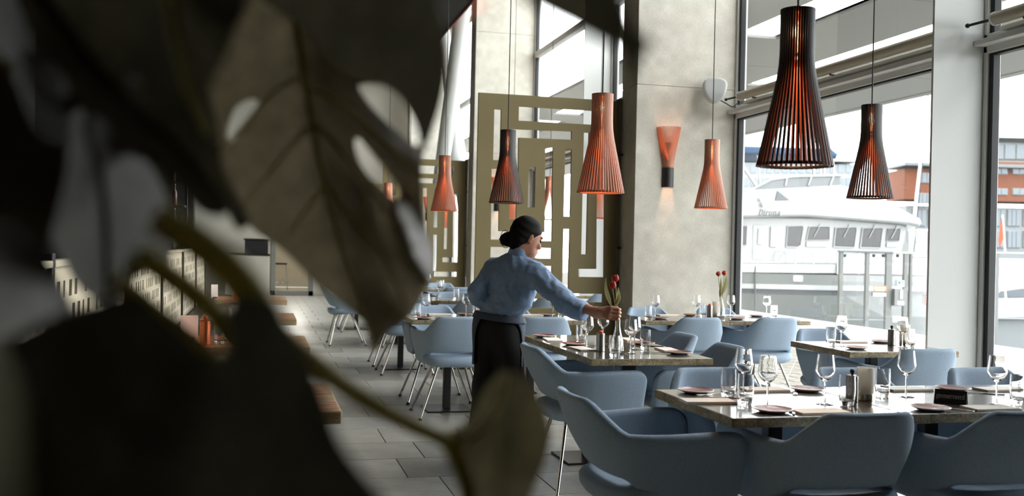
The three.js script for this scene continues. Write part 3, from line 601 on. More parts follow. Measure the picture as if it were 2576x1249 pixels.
const VP = V(1.945, TT, -5.21);
ware('tulip_vase', VP.x, VP.z, `clear glass carafe in the waitress's hand on ${P2}`); ware('tulip_vase', 3.965, -8.04, `clear glass carafe with tulips on ${P6}`);
{
  const b = V(VP.x, TT + 0.02, VP.z), f = (px, py, d) => at(px, py, d), rel = (q) => { const r = q.clone().sub(b); return [r.x, r.y, r.z]; };
  tulip('red tulip in the carafe under her hand, lower of the two blooms', b, f(1541, 727, 5.46), petalMat, [[rel(f(1537, 770, 5.45)), rel(f(1524, 700, 5.46)), [-0.012, 0, 0], 0.012], [rel(f(1545, 772, 5.48)), rel(f(1556, 733, 5.45)), [0.012, 0, 0], 0.012]]);
  tulip('red tulip in the carafe under her hand, upper of the two blooms', b.clone().add(V(0.004, 0, -0.004)), f(1548, 710, 5.5), petalMat, [[rel(f(1548, 772, 5.48)), rel(f(1554, 725, 5.45)), [0.006, 0, 0], 0.013]]);
  const c = V(3.965, TT + 0.02, -8.04), r2 = (q) => { const r = q.clone().sub(c); return [r.x, r.y, r.z]; };
  tulip('dull red tulip left in the carafe before the concrete wall', c, f(1807, 695, 8.75), petalMat2, []);
  tulip('bright red tulip right in the carafe before the concrete wall', c.clone().add(V(.004, 0, 0)), f(1822, 693, 8.75), petalMat, [[r2(f(1812, 745, 8.75)), r2(f(1826, 692, 8.75)), [0.015, 0, 0], 0.018], [r2(f(1810, 750, 8.75)), r2(f(1812, 700, 8.75)), [0.004, 0, 0], 0.014]]);
}
for (const [w, z, o] of rows) for (const [x, dz, k, l] of [[1.28, 0.05, 'wine_glass', 'left end'], [1.68, 0.1, 'wine_glass', 'middle'], [1.95, -0.2, 'wine_glass', 'right part'], [1.36, 0.12, 'tumbler', 'left end'], [2.1, 0.05, 'tumbler', 'right part']])
  ware(k, x + o, z - 0.1 + dz, `${k === 'tumbler' ? 'water tumbler' : 'wine glass'} on the ${w} table row beyond the waitress, ${l}`);
// ---------- outside: storeys above, canopy over the terrace, quay, harbour ----------
struct('wall_upper_storeys', merge(span(-24, XW + 0.3, 7.6, 26, -70, 40), span(-24, XL - 0.3, -0.3, 7.6, -70, 40), span(XL - 0.3, XW + 0.3, 3.2, 7.6, -70, ZEND - 5.2), span(XL - .3, XW + .3, -0.3, 7.6, ZBACK + 0.3, 40)), std(0x6f6d67, 0.8));
{
  const c = structGroup('ceiling_canopy'), y0 = 4.0, y1 = 4.06, zf = -46, zn = 30;
  const rows = [[XW + 0.3, 5.6], [6.2, 7.44], [8.06, 10.5]], sf = std(0x7c7d7b, 0.7);
  rows.forEach(([a, b]) => { for (let z = zn; z > zf; z -= 3.9) struct('soffit_panel', span(a, b, y0, y1, z, z - 3.885), sf, c); });
  struct('canopy_top', merge(...rows.map(([a, b]) => span(a, b, y0 + .03, y1, zn, zf))), sf, c);
  for (const [a, b, z0] of [[5.6, 6.2, -11.2], [7.44, 8.06, -14.4]]) for (let k = -3; k < 5; k++) struct('cross_beam', rspan(a - .02, b + .02, y0, y1 - 0.02, z0 - k * 7.75 - 1.0, z0 - k * 7.75), sf, c);
  struct('edge_beam', rspan(10.4, 10.6, y0 - 0.02, y1 + 0.12, zn, zf, 0.02), sf, c);
}
struct('ground_terrace', planarUV(span(XW + 0.3, 11.4, -0.5, -0.05, -60, 30)), std(0xffffff, 0.9, { map: T.paving }));
{
  const g = [], m = std(0x9a958a, 0.85); for (let x = XW + 0.45; x < 8.6; x += 0.2) for (let k = 0; k < 64; k++) g.push(box(0.19, 0.05, 0.09, x, -0.027 + rr(-.003, .003), -7.2 - k * 0.1));
  const p = struct('pavement', merge(g), m); p.userData.kind = 'stuff'; p.userData.label = 'pale paving blocks of the terrace outside the window'; p.userData.category = 'pavement';
}
struct('ground_quay', merge(span(11.4, 13.4, -2.5, -0.5, -70, 40)), std(0xa8a69e, 0.9));
struct('water_harbour', new THREE.PlaneGeometry(160, 220).rotateX(-Math.PI / 2).translate(93, -1.35, -40), phy(0x39434a, 0.12, { bumpMap: fine, bumpScale: 0.02 }));
const flat = (name, label, cat, px, py, d) => { const p = at(px, py, d); return thing(name, label, cat, [p.x, 0, p.z], -YAW); };
// pixel to a metre grid that stands upright at distance d, facing the room, with its origin below (px, py)
function grid(px0, d) {
  const c = Math.cos(ROLL), s = Math.sin(ROLL), f = (px, py) => { const dx = px - W / 2, dy = py - HT / 2; return [(dx * c + dy * s) / FPX * d, EYE - (-dx * s + dy * c) / FPX * d]; };
  const o = f(px0, 640)[0]; return (px, py) => { const q = f(px, py); return [q[0] - o, q[1]]; };
}
{
  const D = 28, b = grid(2100, D), B = flat('motor_yacht', 'white motor yacht with a row of dark pilothouse windows moored outside the window', 'boat', 2100, 640, D);
  const white = phy(0x8e9090, 0.3, { clearcoat: 0.6 }), grey = std(0x5f6361, 0.45), dk = std(0x3b3f43, 0.4), glassD = phy(0x0d0f11, 0.12), rail = std(0xb0b3b3, 0.3, { metalness: 0.8 }), blue = std(0x2e4763, 0.8);
  const ext = (pts, w0, w1, mat, name, bev = 0.02, parent = B) => mesh(name, extr(pts.map(p => b(...p)), w1 - w0, bev).translate(0, 0, w0), mat, parent);
  // hull: stations along its length, half beam falls to the stem at the right
  const hull = (name, v0, v1, f0, f1, mat, sheer = 0) => {
    const pos = [], idx = [], n = 40, u0 = b(1480, 700)[0], u1 = b(2462, 700)[0];
    for (let i = 0; i <= n; i++) {
      const q = i / n, u = u0 + (u1 - u0) * q, hb = 2.3 * Math.pow(Math.max(0, 1 - Math.pow(Math.max(0, (q - 0.55) / 0.45), 2.2)), 0.8) + 0.02, sh = sheer * q * q;
      for (const sd of [1, -1]) for (const [v, f] of [[v0, f0], [v1, f1]]) pos.push(u, v + sh, -2.3 + sd * hb * f);
    }
    for (let i = 0; i < n; i++) { const a = i * 4, c = a + 4; idx.push(a, c, a + 1, a + 1, c, c + 1, a + 2, a + 3, c + 2, a + 3, c + 3, c + 2, a + 1, c + 1, a + 3, a + 3, c + 1, c + 3, a, a + 2, c, a + 2, c + 2, c); }
    idx.push(0, 1, 2, 1, 3, 2);
    const g = new THREE.BufferGeometry(); g.setAttribute('position', new THREE.Float32BufferAttribute(pos, 3)); g.setIndex(idx);
    return mesh(name, toCreasedNormals(g, 0.6), mat, B);
  };
  const y = (py) => b(2000, py)[1];
  hull('lower_hull', -2.2, y(741), 0.9, 0.985, grey); hull('boot_stripe', y(741), y(729), 0.99, 0.99, dk); hull('rub_rail', y(729), y(717), 1.02, 1.02, white); hull('upper_hull', y(717), y(690), 0.985, 0.99, grey); hull('bulwark', y(690), y(668), 1.0, 1.0, white, 0.12);
  mesh('hawse_light', extr(rrect(b(1994, 705)[0], y(710), b(2020, 705)[0], y(693), 0.05), 0.06, 0.01).translate(0, 0, -0.06), white, B);
  // deckhouse with its windows
  const h = ext([[1700, 668], [1700, 540], [2305, 548], [2282, 655], [2240, 668]], -4.1, -0.55, white, 'deckhouse', 0.06);
  const win = (pts, name = 'window') => { const m = ext(pts, -0.52, -0.455, glassD, name, 0.012); mesh('window_frame', (() => { const o = poly(pts.map(p => b(...p))), cx = pts.reduce((s, p) => s + b(...p)[0], 0) / pts.length, cy = pts.reduce((s, p) => s + b(...p)[1], 0) / pts.length; const f = poly(pts.map(p => { const q = b(...p); return [cx + (q[0] - cx) * 1.1, cy + (q[1] - cy) * 1.1]; })); f.holes.push(new THREE.Path(o.getPoints().reverse())); return extr(f, 0.06, 0.006).translate(0, 0, -0.5); })(), white, m); return m; };
  win([[1858, 616], [1868, 580], [1876, 570], [1888, 569], [1886, 617]]); win([[1916, 613], [1918, 577], [1927, 576], [1926, 614]]); win([[1948, 619], [1950, 572], [1965, 571], [1963, 620]]);
  win([[1990, 620], [1994, 570], [2030, 569], [2032, 572], [2025, 616], [2018, 621]]); win([[2042, 604], [2049, 571], [2099, 571], [2099, 603]]); win([[2042, 620], [2043, 609], [2096, 609], [2093, 621]]);
  win([[2112, 620], [2117, 574], [2167, 573], [2168, 577], [2162, 622]]); win([[2180, 622], [2186, 575], [2235, 575], [2234, 580], [2229, 623]]); win([[2246, 606], [2250, 576], [2280, 576], [2277, 606]]); win([[2246, 621], [2247, 611], [2275, 611], [2274, 621]]);
  mesh('door', extr(rrect(b(1904, 600)[0], y(656), b(1934, 600)[0], y(566), 0.06), 0.02, 0.006).translate(0, 0, -0.5), white, B);
  for (const x of [2065, 2140, 2205, 2262]) mesh('wiper', rod(V(b(x + 12, 560)[0], y(560), -0.41), V(b(x - 6, 594)[0], y(594), -0.41), 0.012), rail, B);
  // brow, flybridge and its screen
  ext([[1700, 548], [1700, 505], [1870, 492], [1905, 478], [2020, 470], [2130, 468], [2180, 478], [2250, 515], [2322, 552], [2326, 562], [2318, 572], [2290, 566], [2030, 546], [1840, 549]], -4.3, -0.2, white, 'roof_brow', 0.08);
  ext([[1899, 478], [1940, 455], [2000, 446], [2120, 443], [2122, 468], [2020, 472]], -0.3, -0.22, std(0x5c6163, 0.2), 'flybridge_screen', 0.01);
  for (const [x0, y0, x1, y1] of [[1898, 476, 1945, 452], [1945, 452, 2000, 444], [2000, 444, 2122, 441], [1980, 466, 1984, 447], [2038, 466, 2046, 444], [2093, 466, 2102, 443], [1898, 480, 2122, 468]]) mesh('screen_frame', rod(V(b(x0, y0)[0], b(x0, y0)[1], -0.2), V(b(x1, y1)[0], b(x1, y1)[1], -0.2), 0.035), white, B);
  ext([[1952, 504], [1958, 479], [1988, 503]], -0.14, -0.09, std(0x54585c, 0.4), 'side_fin', 0.01);
  for (const [x, yy] of [[1917, 502], [1929, 496], [1923, 515]]) mesh('horn', new THREE.ConeGeometry(0.07, 0.2, 14).rotateX(-Math.PI / 2).translate(b(x, yy)[0], b(x, yy)[1], -0.02), rail, B);
  mesh('crane_arm', rod(V(b(1872, 390)[0], b(1872, 390)[1], -0.9), V(b(1925, 500)[0], b(1925, 500)[1], -0.1), 0.05), white, B);
  mesh('canopy', extr([[1862, 384], [1866, 364], [1885, 358], [2120, 366], [2137, 380], [2132, 392], [2110, 384], [1890, 380]].map(p => b(...p)), 2.2, 0.06).translate(0, 0, -3.2), blue, B);
  for (const x of [1878, 1930, 2090, 2125]) mesh('canopy_post', rod(V(b(x, 380)[0], b(x, 380)[1], -1.1), V(b(x + 6, 480)[0], b(x, 480)[1], -1.0), 0.03), rail, B);
  mesh('mast_tower', merge(rod(V(b(2100, 335)[0], y(335), -2), V(b(2100, 470)[0], y(470), -2), 0.05), rod(V(b(2128, 335)[0], y(335), -2), V(b(2128, 470)[0], y(470), -2), 0.05), rod(V(b(2100, 335)[0], y(335), -2), V(b(2128, 335)[0], y(335), -2), 0.04), rod(V(b(2100, 400)[0], y(400), -2), V(b(2128, 400)[0], y(400), -2), 0.04)), rail, B);
  // hand rails
  const rl = [[1850, 660], [1962, 661], [1962, 649], [1976, 634], [2330, 638]];
  for (let i = 0; i < rl.length - 1; i++) mesh('hand_rail', rod(V(...b(...rl[i]), 0), V(...b(...rl[i + 1]), 0), 0.02), rail, B);
  for (const [x, y0, y1] of [[2000, 634, 688], [2046, 635, 688], [2106, 635, 690], [2160, 636, 690], [2250, 637, 690], [1905, 660, 668]]) mesh('rail_post', rod(V(...b(x, y0), 0), V(...b(x, y1), 0), 0.018), rail, B);
  for (const [x, yy, x2, y2] of [[1900, 668, 1888, 850], [1852, 662, 1845, 720]]) mesh('mooring_rope', tube([V(...b(x, yy), 0), V(...b((x + x2) / 2 + 1, (yy + y2) / 2), 0.2), V(...b(x2, y2), 0.5)], 0.02), dk, B);
  // the name on the brow
  const tx = canvasTex(512, 160, (c, w, hh) => { c.fillStyle = '#000'; c.fillRect(0, 0, w, hh); c.fillStyle = '#fff'; c.font = 'italic bold 120px serif'; c.textAlign = 'center'; c.textBaseline = 'middle'; c.setTransform(1, 0, -0.12, 1, 8, 0); c.fillText('Dirona', w / 2, hh / 2, 480); }, false);
  const nm = (x0, y0, x1, y1, col, op) => { const p = b(x0, y1), q = b(x1, y0); mesh('name_lettering', new THREE.PlaneGeometry(q[0] - p[0], q[1] - p[1]).translate((p[0] + q[0]) / 2, (p[1] + q[1]) / 2, -0.112), std(col, 0.6, { alphaMap: tx, transparent: true, opacity: op }), B); };
  nm(1903, 522, 1972, 549, 0x3c4044, 1); nm(2105, 502, 2205, 530, 0xb2b5b5, 0.8);
}
// gangway gate of grey posts with glass panels
{
  const D = 20, b = grid(2200, D), G = flat('gangway_gate', 'grey steel gangway gate with glass panels standing before the yacht', 'gate', 2200, 640, D), st = std(0x686b6a, 0.5), y0 = -0.5;
  const bar = (x0, ya, x1, yb, mat = st, z0 = -0.05, z1 = 0.05, name = 'post') => { const p = b(x0, ya), q = b(x1, yb); return mesh(name, rspan(p[0], q[0], q[1], p[1], z0, z1, 0.008), mat, G); };
  for (const [x0, x1] of [[2111, 2121], [2177, 2187], [2228, 2244], [2273, 2283], [2288, 2295]]) { const p = b(x0, 634), q = b(x1, 634); mesh('post', rspan(p[0], q[0], y0, p[1], -0.05, 0.05, 0.008), st, G); }
  bar(2109, 630, 2244, 638, std(0x5c6063, 0.5), -0.07, 0.07, 'top_rail'); bar(2244, 634, 2420, 643, std(0x8e9190, .5), -0.06, 0.06, 'top_rail'); bar(2121, 803, 2228, 809, st, -.03, .03, 'lower_rail'); bar(2288, 646, 2420, 652, st, -.04, .04, 'upper_rail'); bar(2244, 797, 2275, 812, std(0xc5c8c6, .5), -.03, .03, 'shelf');
  for (const x of [2125, 2198, 2222, 2258]) bar(x - 3, 640, x + 3, 648, M.gasket, -.03, .03, 'clamp');
  for (const [x0, x1] of [[2122, 2176], [2188, 2227], [2245, 2272], [2296, 2400]]) { const p = b(x0, 642), q = b(x1, 800); mesh('glass_panel', new THREE.PlaneGeometry(q[0] - p[0], p[1] - q[1]).translate((p[0] + q[0]) / 2, (p[1] + q[1]) / 2, 0), M.pane, G); }
  const k = bar(2243, 726, 2272, 770, std(0x6f7272, .5), 0.02, 0.16, 'control_box'); bar(2250, 757, 2266, 767, M.white, .16, .165, 'label'); bar(2256, 730, 2262, 752, M.frame, .16, .18, 'handle');
  const wtx = canvasTex(256, 112, (c, w, h) => { c.fillStyle = '#9a6a4c'; c.fillRect(0, 0, w, h); c.fillStyle = '#e6ddd2'; c.font = 'bold 44px sans-serif'; c.textAlign = 'center'; c.fillText('WARNING', w / 2, 50, 240); c.fillRect(20, 70, 216, 8); c.fillRect(40, 88, 176, 8); });
  const rtx = canvasTex(64, 128, (c, w, h) => { c.fillStyle = '#b5432c'; c.fillRect(0, 0, w, h); c.fillStyle = '#f0e2da'; for (let i = 0; i < 3; i++) c.fillRect(8, 18 + i * 36, 48, 18); });
  const btx = canvasTex(64, 64, (c, w, h) => { c.fillStyle = '#e8ecee'; c.fillRect(0, 0, w, h); c.fillStyle = '#3a6ea5'; c.fillRect(4, 4, 56, 36); c.fillStyle = '#e8ecee'; c.beginPath(); c.arc(38, 22, 10, 0, 7); c.fill(); });
  const sign = (x0, ya, x1, yb, tex, n) => { const p = b(x0, ya), q = b(x1, yb); mesh(n, rspan(p[0], q[0], q[1], p[1], 0.055, 0.065, 0.002), std(0xd8d8d4, .5), G); mesh('print', new THREE.PlaneGeometry(q[0] - p[0], p[1] - q[1]).translate((p[0] + q[0]) / 2, (p[1] + q[1]) / 2, 0.0665), std(0xffffff, .6, { map: tex }), G); };
  sign(2194, 719, 2228, 734, wtx, 'warning_sign'); sign(2324, 742, 2340, 767, rtx, 'red_sign'); sign(2255, 706, 2271, 722, btx, 'blue_sign'); sign(2194, 737, 2226, 746, canvasTex(64, 32, (c) => { c.fillStyle = '#d9d9d5'; c.fillRect(0, 0, 64, 32); c.fillStyle = '#8a8a86'; c.fillRect(4, 8, 56, 4); c.fillRect(4, 18, 48, 4); }), 'notice');
  const P2b = b(2507, 640); mesh('post', rspan(P2b[0] - .04, P2b[0] + .04, y0, b(2507, 640)[1], -.05, .05, .008), st, G); bar(2480, 634, 2620, 642, std(0x8e9190, .5), -.06, .06, 'top_rail'); bar(2480, 800, 2620, 806, st, -.03, .03, 'lower_rail');
}
// small cabin cruiser, right window
{
  const D = 22, b = grid(2560, D), C = flat('cabin_cruiser', 'small white cabin cruiser behind the right window', 'boat', 2560, 640, D), w = phy(0x8e9192, 0.3, { clearcoat: .5 }), dkg = phy(0x39424a, .1);
  const ext = (pts, w0, w1, mat, n, bev = 0.02) => mesh(n, extr(pts.map(p => b(...p)), w1 - w0, bev).translate(0, 0, w0), mat, C);
  ext([[2482, 758], [2520, 752], [2760, 745], [2740, 800], [2500, 806], [2486, 790]], -1.8, 0, w, 'hull', 0.06); ext([[2484, 776], [2750, 770], [2748, 779], [2488, 785]], -0.02, 0.04, dkg, 'stripe', 0.01); ext([[2495, 756], [2530, 722], [2560, 700], [2690, 690], [2720, 750]], -1.6, -0.25, w, 'cabin', 0.05);
  ext([[2512, 750], [2530, 734], [2538, 734], [2538, 751]], -.24, -.2, dkg, 'window', .01); ext([[2546, 751], [2544, 733], [2580, 728], [2640, 725], [2640, 748]], -.24, -.2, dkg, 'window', .01);
  mesh('bow_rail', tube([V(...b(2490, 742), -.2), V(...b(2520, 718), -.2), V(...b(2600, 694), -.2), V(...b(2690, 684), -.2)], .018), M.frame, C);
  mesh('water_skirt', span(b(2500, 806)[0], b(2740, 806)[0], -2.0, b(2500, 806)[1] + .05, -1.7, -.1), std(0x6d7274, .5), C);
}
{
  const D = 34, b = grid(2540, D), S = flat('moored_launch', 'grey launch with an orange flag behind the cabin cruiser', 'boat', 2540, 640, D), w = phy(0x8a8e8f, .3), fl = std(0xa84a2c, .8);
  mesh('hull', extr([[2420, 690], [2470, 700], [2640, 698], [2700, 690], [2690, 740], [2440, 745]].map(p => b(...p)), 2.6, .08).translate(0, 0, -2.6), std(0x8d9294, .5), S);
  mesh('cabin', extr([[2500, 696], [2515, 668], [2600, 655], [2660, 660], [2670, 694]].map(p => b(...p)), 2, .06).translate(0, 0, -2.3), w, S);
  mesh('window', extr([[2516, 690], [2524, 672], [2596, 662], [2640, 664], [2640, 688]].map(p => b(...p)), .06, .01).translate(0, 0, -.32), std(0x4e565b, .2), S);
  mesh('hull_base', span(b(2440, 740)[0], b(2690, 740)[0], -2.2, b(2500, 742)[1], -2.5, -.1), std(0x6d7274, .5), S);
  mesh('flag_pole', rod(V(...b(2543, 640), -.4), V(...b(2536, 540), -.4), .03), M.frame, S);
  mesh('flag', extr([[2534, 548], [2541, 575], [2543, 590], [2529, 622], [2527, 600]].map(p => b(...p)), .03, .008).translate(0, 0, -.42), fl, S);
}
// brick office house across the harbour
{
  const D = 62, b = grid(2420, D), H = flat('brick_office_building', 'red brick office building with pale window bands across the harbour', 'building', 2420, 640, D);
  const brick = std(0x74452f, .9, { map: noiseTex(256, 0.6, (u, v, s) => { const q = (s(4, u, v * 2) - .5) * 60; return [cl(215 + q), cl(212 + q), cl(208 + q)]; }) }), gl = phy(0x4b545a, .1), fr = std(0x777a79, .5), cap = std(0x565a5b, .5);
  const slab = (x0, ya, x1, yb, w0, w1, mat, n, parent = H) => { const p = b(x0, ya), q = b(x1, yb); return mesh(n, planarUV(rspan(p[0], q[0], q[1], p[1], w0, w1, .02)), mat, parent); };
  slab(2276, 425, 2900, 516, -3, 0, brick, 'brick_storeys'); slab(2270, 418, 2950, 425, -3.3, .5, cap, 'roof_edge'); slab(2455, 352, 2950, 405, -4, -1.2, std(0x5d6364, .4), 'top_storey'); slab(2445, 343, 2960, 352, -4.3, -.6, cap, 'roof_edge'); slab(2455, 405, 2950, 426, -3, -0.3, brick, 'parapet'); slab(2290, 516, 2900, 660, -3, -.6, std(0x5d6263, .4), 'lower_storeys');
  const window = (x0, ya, x1, yb, z = 0.02, n = 2) => { const w = slab(x0, ya, x1, yb, z - .1, z + .02, fr, 'window'); for (let i = 0; i < n; i++) { const d = (x1 - x0) / n; slab(x0 + i * d + .8, ya + 1, x0 + (i + 1) * d - .8, yb - 1, z, z + .05, gl, 'pane', w); } };
  for (const y of [434, 486]) window(2308, y, 2352, y + 28, .02, 4);
  for (const x of [2500, 2546, 2592, 2640, 2690]) { window(x, 422, x + 34, 440); window(x, 474, x + 34, 492); }
  for (let k = 0; k < 14; k++) window(2305 + k * 40, 526, 2337 + k * 40, 570, -.55, 3); for (let k = 0; k < 14; k++) window(2305 + k * 40, 580, 2337 + k * 40, 625, -.55, 3);
  for (let k = 0; k < 12; k++) window(2460 + k * 30, 358, 2486 + k * 30, 398, -1.18, 1);
  mesh('base', span(b(2290, 660)[0], b(2900, 660)[0], -2, b(2290, 660)[1] + .2, -12, -.7), std(0x8d908e, .8), H);
}
{
  const D = 90, b = grid(1980, D), H = flat('far_office_building', 'pale office blocks far behind the yacht', 'building', 1980, 640, D), wl = std(0x7c8081, .7), gl = phy(0x5b656c, .15);
  const slab = (x0, ya, x1, yb, w0, w1, mat, n) => { const p = b(x0, ya), q = b(x1, yb); return mesh(n, span(p[0], q[0], q[1], p[1], w0, w1), mat, H); };
  slab(1700, 405, 2155, 680, -14, 0, wl, 'wall'); slab(1695, 398, 2160, 406, -14.5, .4, std(0x83898b, .6), 'roof_edge');
  for (let r = 0; r < 4; r++) for (let k = 0; k < 22; k++) slab(1708 + k * 20, 414 + r * 34, 1722 + k * 20, 436 + r * 34, -.1, .06, gl, 'window');
  mesh('base', span(b(1700, 680)[0], b(2155, 680)[0], -2.5, b(2000, 680)[1] + .3, -14, 0), wl, H);
}
// quay across the water, railings, a mast
struct('ground_far_quay', span(-40, 130, -2.5, -0.2, -150, -62), std(0x84837d, .9));
{
  const D = 40, b = grid(2310, D), Rr = flat('pier_railing', 'pale pier railing with upright bars right of the yacht', 'railing', 2310, 640, D);
  for (let k = 0; k < 34; k++) mesh('bar', rod(V(...b(2288 + k * 6, 580), 0), V(...b(2288 + k * 6, 612), 0), .025, .025, 5), M.frame, Rr);
  mesh('top_rail', rod(V(...b(2285, 579), 0), V(...b(2490, 584), 0), .04), M.frame, Rr); const p = b(2285, 612), q = b(2490, 660);
  mesh('pier', span(p[0], q[0], -2, p[1], -2, .1), std(0x8f918e, .8), Rr);
  const Mm = flat('sailing_mast', 'thin grey sailing mast leaning behind the right window pane', 'mast', 2310, 640, 38), c = grid(2310, 38);
  mesh('spar', rod(V(...c(2290, 640), 0), V(...c(2338, 200), 0), .07, .035), M.frame, Mm); mesh('stay', rod(V(...c(2298, 640), 0), V(...c(2341, 205), 0), .02, .02, 5), M.gasket, Mm); mesh('keel_box', span(c(2270, 640)[0], c(2330, 640)[0], -2, c(2300, 640)[1], -.8, .8), M.white, Mm);
}
// ---------- the waitress ----------
// signed distances joined smoothly, meshed with surface nets
const smin = (a, b, k) => { const h = Math.max(k - Math.abs(a - b), 0) / k; return Math.min(a, b) - h * h * k * 0.25; };
function cap(a, b, ra, rb) { const ax = a.x, ay = a.y, az = a.z, dx = b.x - ax, dy = b.y - ay, dz = b.z - az, L = dx * dx + dy * dy + dz * dz; return (x, y, z) => { const px = x - ax, py = y - ay, pz = z - az, t = Math.max(0, Math.min(1, (px * dx + py * dy + pz * dz) / L)), ex = px - dx * t, ey = py - dy * t, ez = pz - dz * t; return Math.sqrt(ex * ex + ey * ey + ez * ez) - (ra + (rb - ra) * t); }; }
function ell(c, R, f, u) { const F = f.clone().normalize(), S = F.clone().cross(u).normalize(), U = S.clone().cross(F); return (x, y, z) => { const px = x - c.x, py = y - c.y, pz = z - c.z, a = (px * F.x + py * F.y + pz * F.z) / R[0], b = (px * U.x + py * U.y + pz * U.z) / R[1], d = (px * S.x + py * S.y + pz * S.z) / R[2], k = Math.sqrt(a * a + b * b + d * d), g = Math.sqrt((a / R[0]) ** 2 + (b / R[1]) ** 2 + (d / R[2]) ** 2) + 1e-9; return k * (k - 1) / g; }; }
const uni = (k, ...f) => (x, y, z) => { let d = f[0](x, y, z); for (let i = 1; i < f.length; i++) d = smin(d, f[i](x, y, z), k); return d; };
function nets(sdf, lo, hi, h) {
  const nx = Math.ceil((hi.x - lo.x) / h), ny = Math.ceil((hi.y - lo.y) / h), nz = Math.ceil((hi.z - lo.z) / h), X = nx + 1, Y = ny + 1, F = new Float32Array(X * Y * (nz + 1));
  for (let k = 0; k <= nz; k++) for (let j = 0; j <= ny; j++) for (let i = 0; i <= nx; i++) F[(k * Y + j) * X + i] = sdf(lo.x + i * h, lo.y + j * h, lo.z + k * h);
  const id = new Int32Array(nx * ny * nz).fill(-1), pos = [], idx = [], O = [0, 1, X, X + 1, X * Y, X * Y + 1, X * Y + X, X * Y + X + 1], E = [[0, 1], [2, 3], [4, 5], [6, 7], [0, 2], [1, 3], [4, 6], [5, 7], [0, 4], [1, 5], [2, 6], [3, 7]];
  for (let k = 0; k < nz; k++) for (let j = 0; j < ny; j++) for (let i = 0; i < nx; i++) {
    const b = (k * Y + j) * X + i; let m = 0; for (let c = 0; c < 8; c++) if (F[b + O[c]] < 0) m |= 1 << c;
    if (m === 0 || m === 255) continue;
    let n = 0, x = 0, y = 0, z = 0;
    for (const [p, q] of E) if (((m >> p) & 1) !== ((m >> q) & 1)) { const f = F[b + O[p]], g = F[b + O[q]], t = f / (f - g); x += (p & 1) + ((q & 1) - (p & 1)) * t; y += ((p >> 1) & 1) + (((q >> 1) & 1) - ((p >> 1) & 1)) * t; z += (p >> 2) + ((q >> 2) - (p >> 2)) * t; n++; }
    id[(k * ny + j) * nx + i] = pos.length / 3; pos.push(lo.x + (i + x / n) * h, lo.y + (j + y / n) * h, lo.z + (k + z / n) * h);
  }
  const C = (i, j, k) => id[(k * ny + j) * nx + i], quad = (a, b, c, d, f) => { if (Math.min(a, b, c, d) < 0) return; f ? idx.push(a, b, c, a, c, d) : idx.push(a, c, b, a, d, c); };
  for (let k = 1; k < nz; k++) for (let j = 1; j < ny; j++) for (let i = 1; i < nx; i++) {
    const b = (k * Y + j) * X + i, s = F[b] < 0;
    if (s !== F[b + 1] < 0) quad(C(i, j - 1, k - 1), C(i, j, k - 1), C(i, j, k), C(i, j - 1, k), s);
    if (s !== F[b + X] < 0) quad(C(i - 1, j, k - 1), C(i - 1, j, k), C(i, j, k), C(i, j, k - 1), s);
    if (s !== F[b + X * Y] < 0) quad(C(i - 1, j - 1, k), C(i, j - 1, k), C(i, j, k), C(i - 1, j, k), s);
  }
  const g = new THREE.BufferGeometry(); g.setAttribute('position', new THREE.Float32BufferAttribute(pos, 3)); g.setIndex(idx); g.computeVertexNormals();
  const uv = new Float32Array(pos.length / 3 * 2); for (let i = 0; i < uv.length / 2; i++) { uv[2 * i] = pos[3 * i] + pos[3 * i + 2] * .7; uv[2 * i + 1] = pos[3 * i + 1]; } g.setAttribute('uv', new THREE.BufferAttribute(uv, 2)); return g;
}
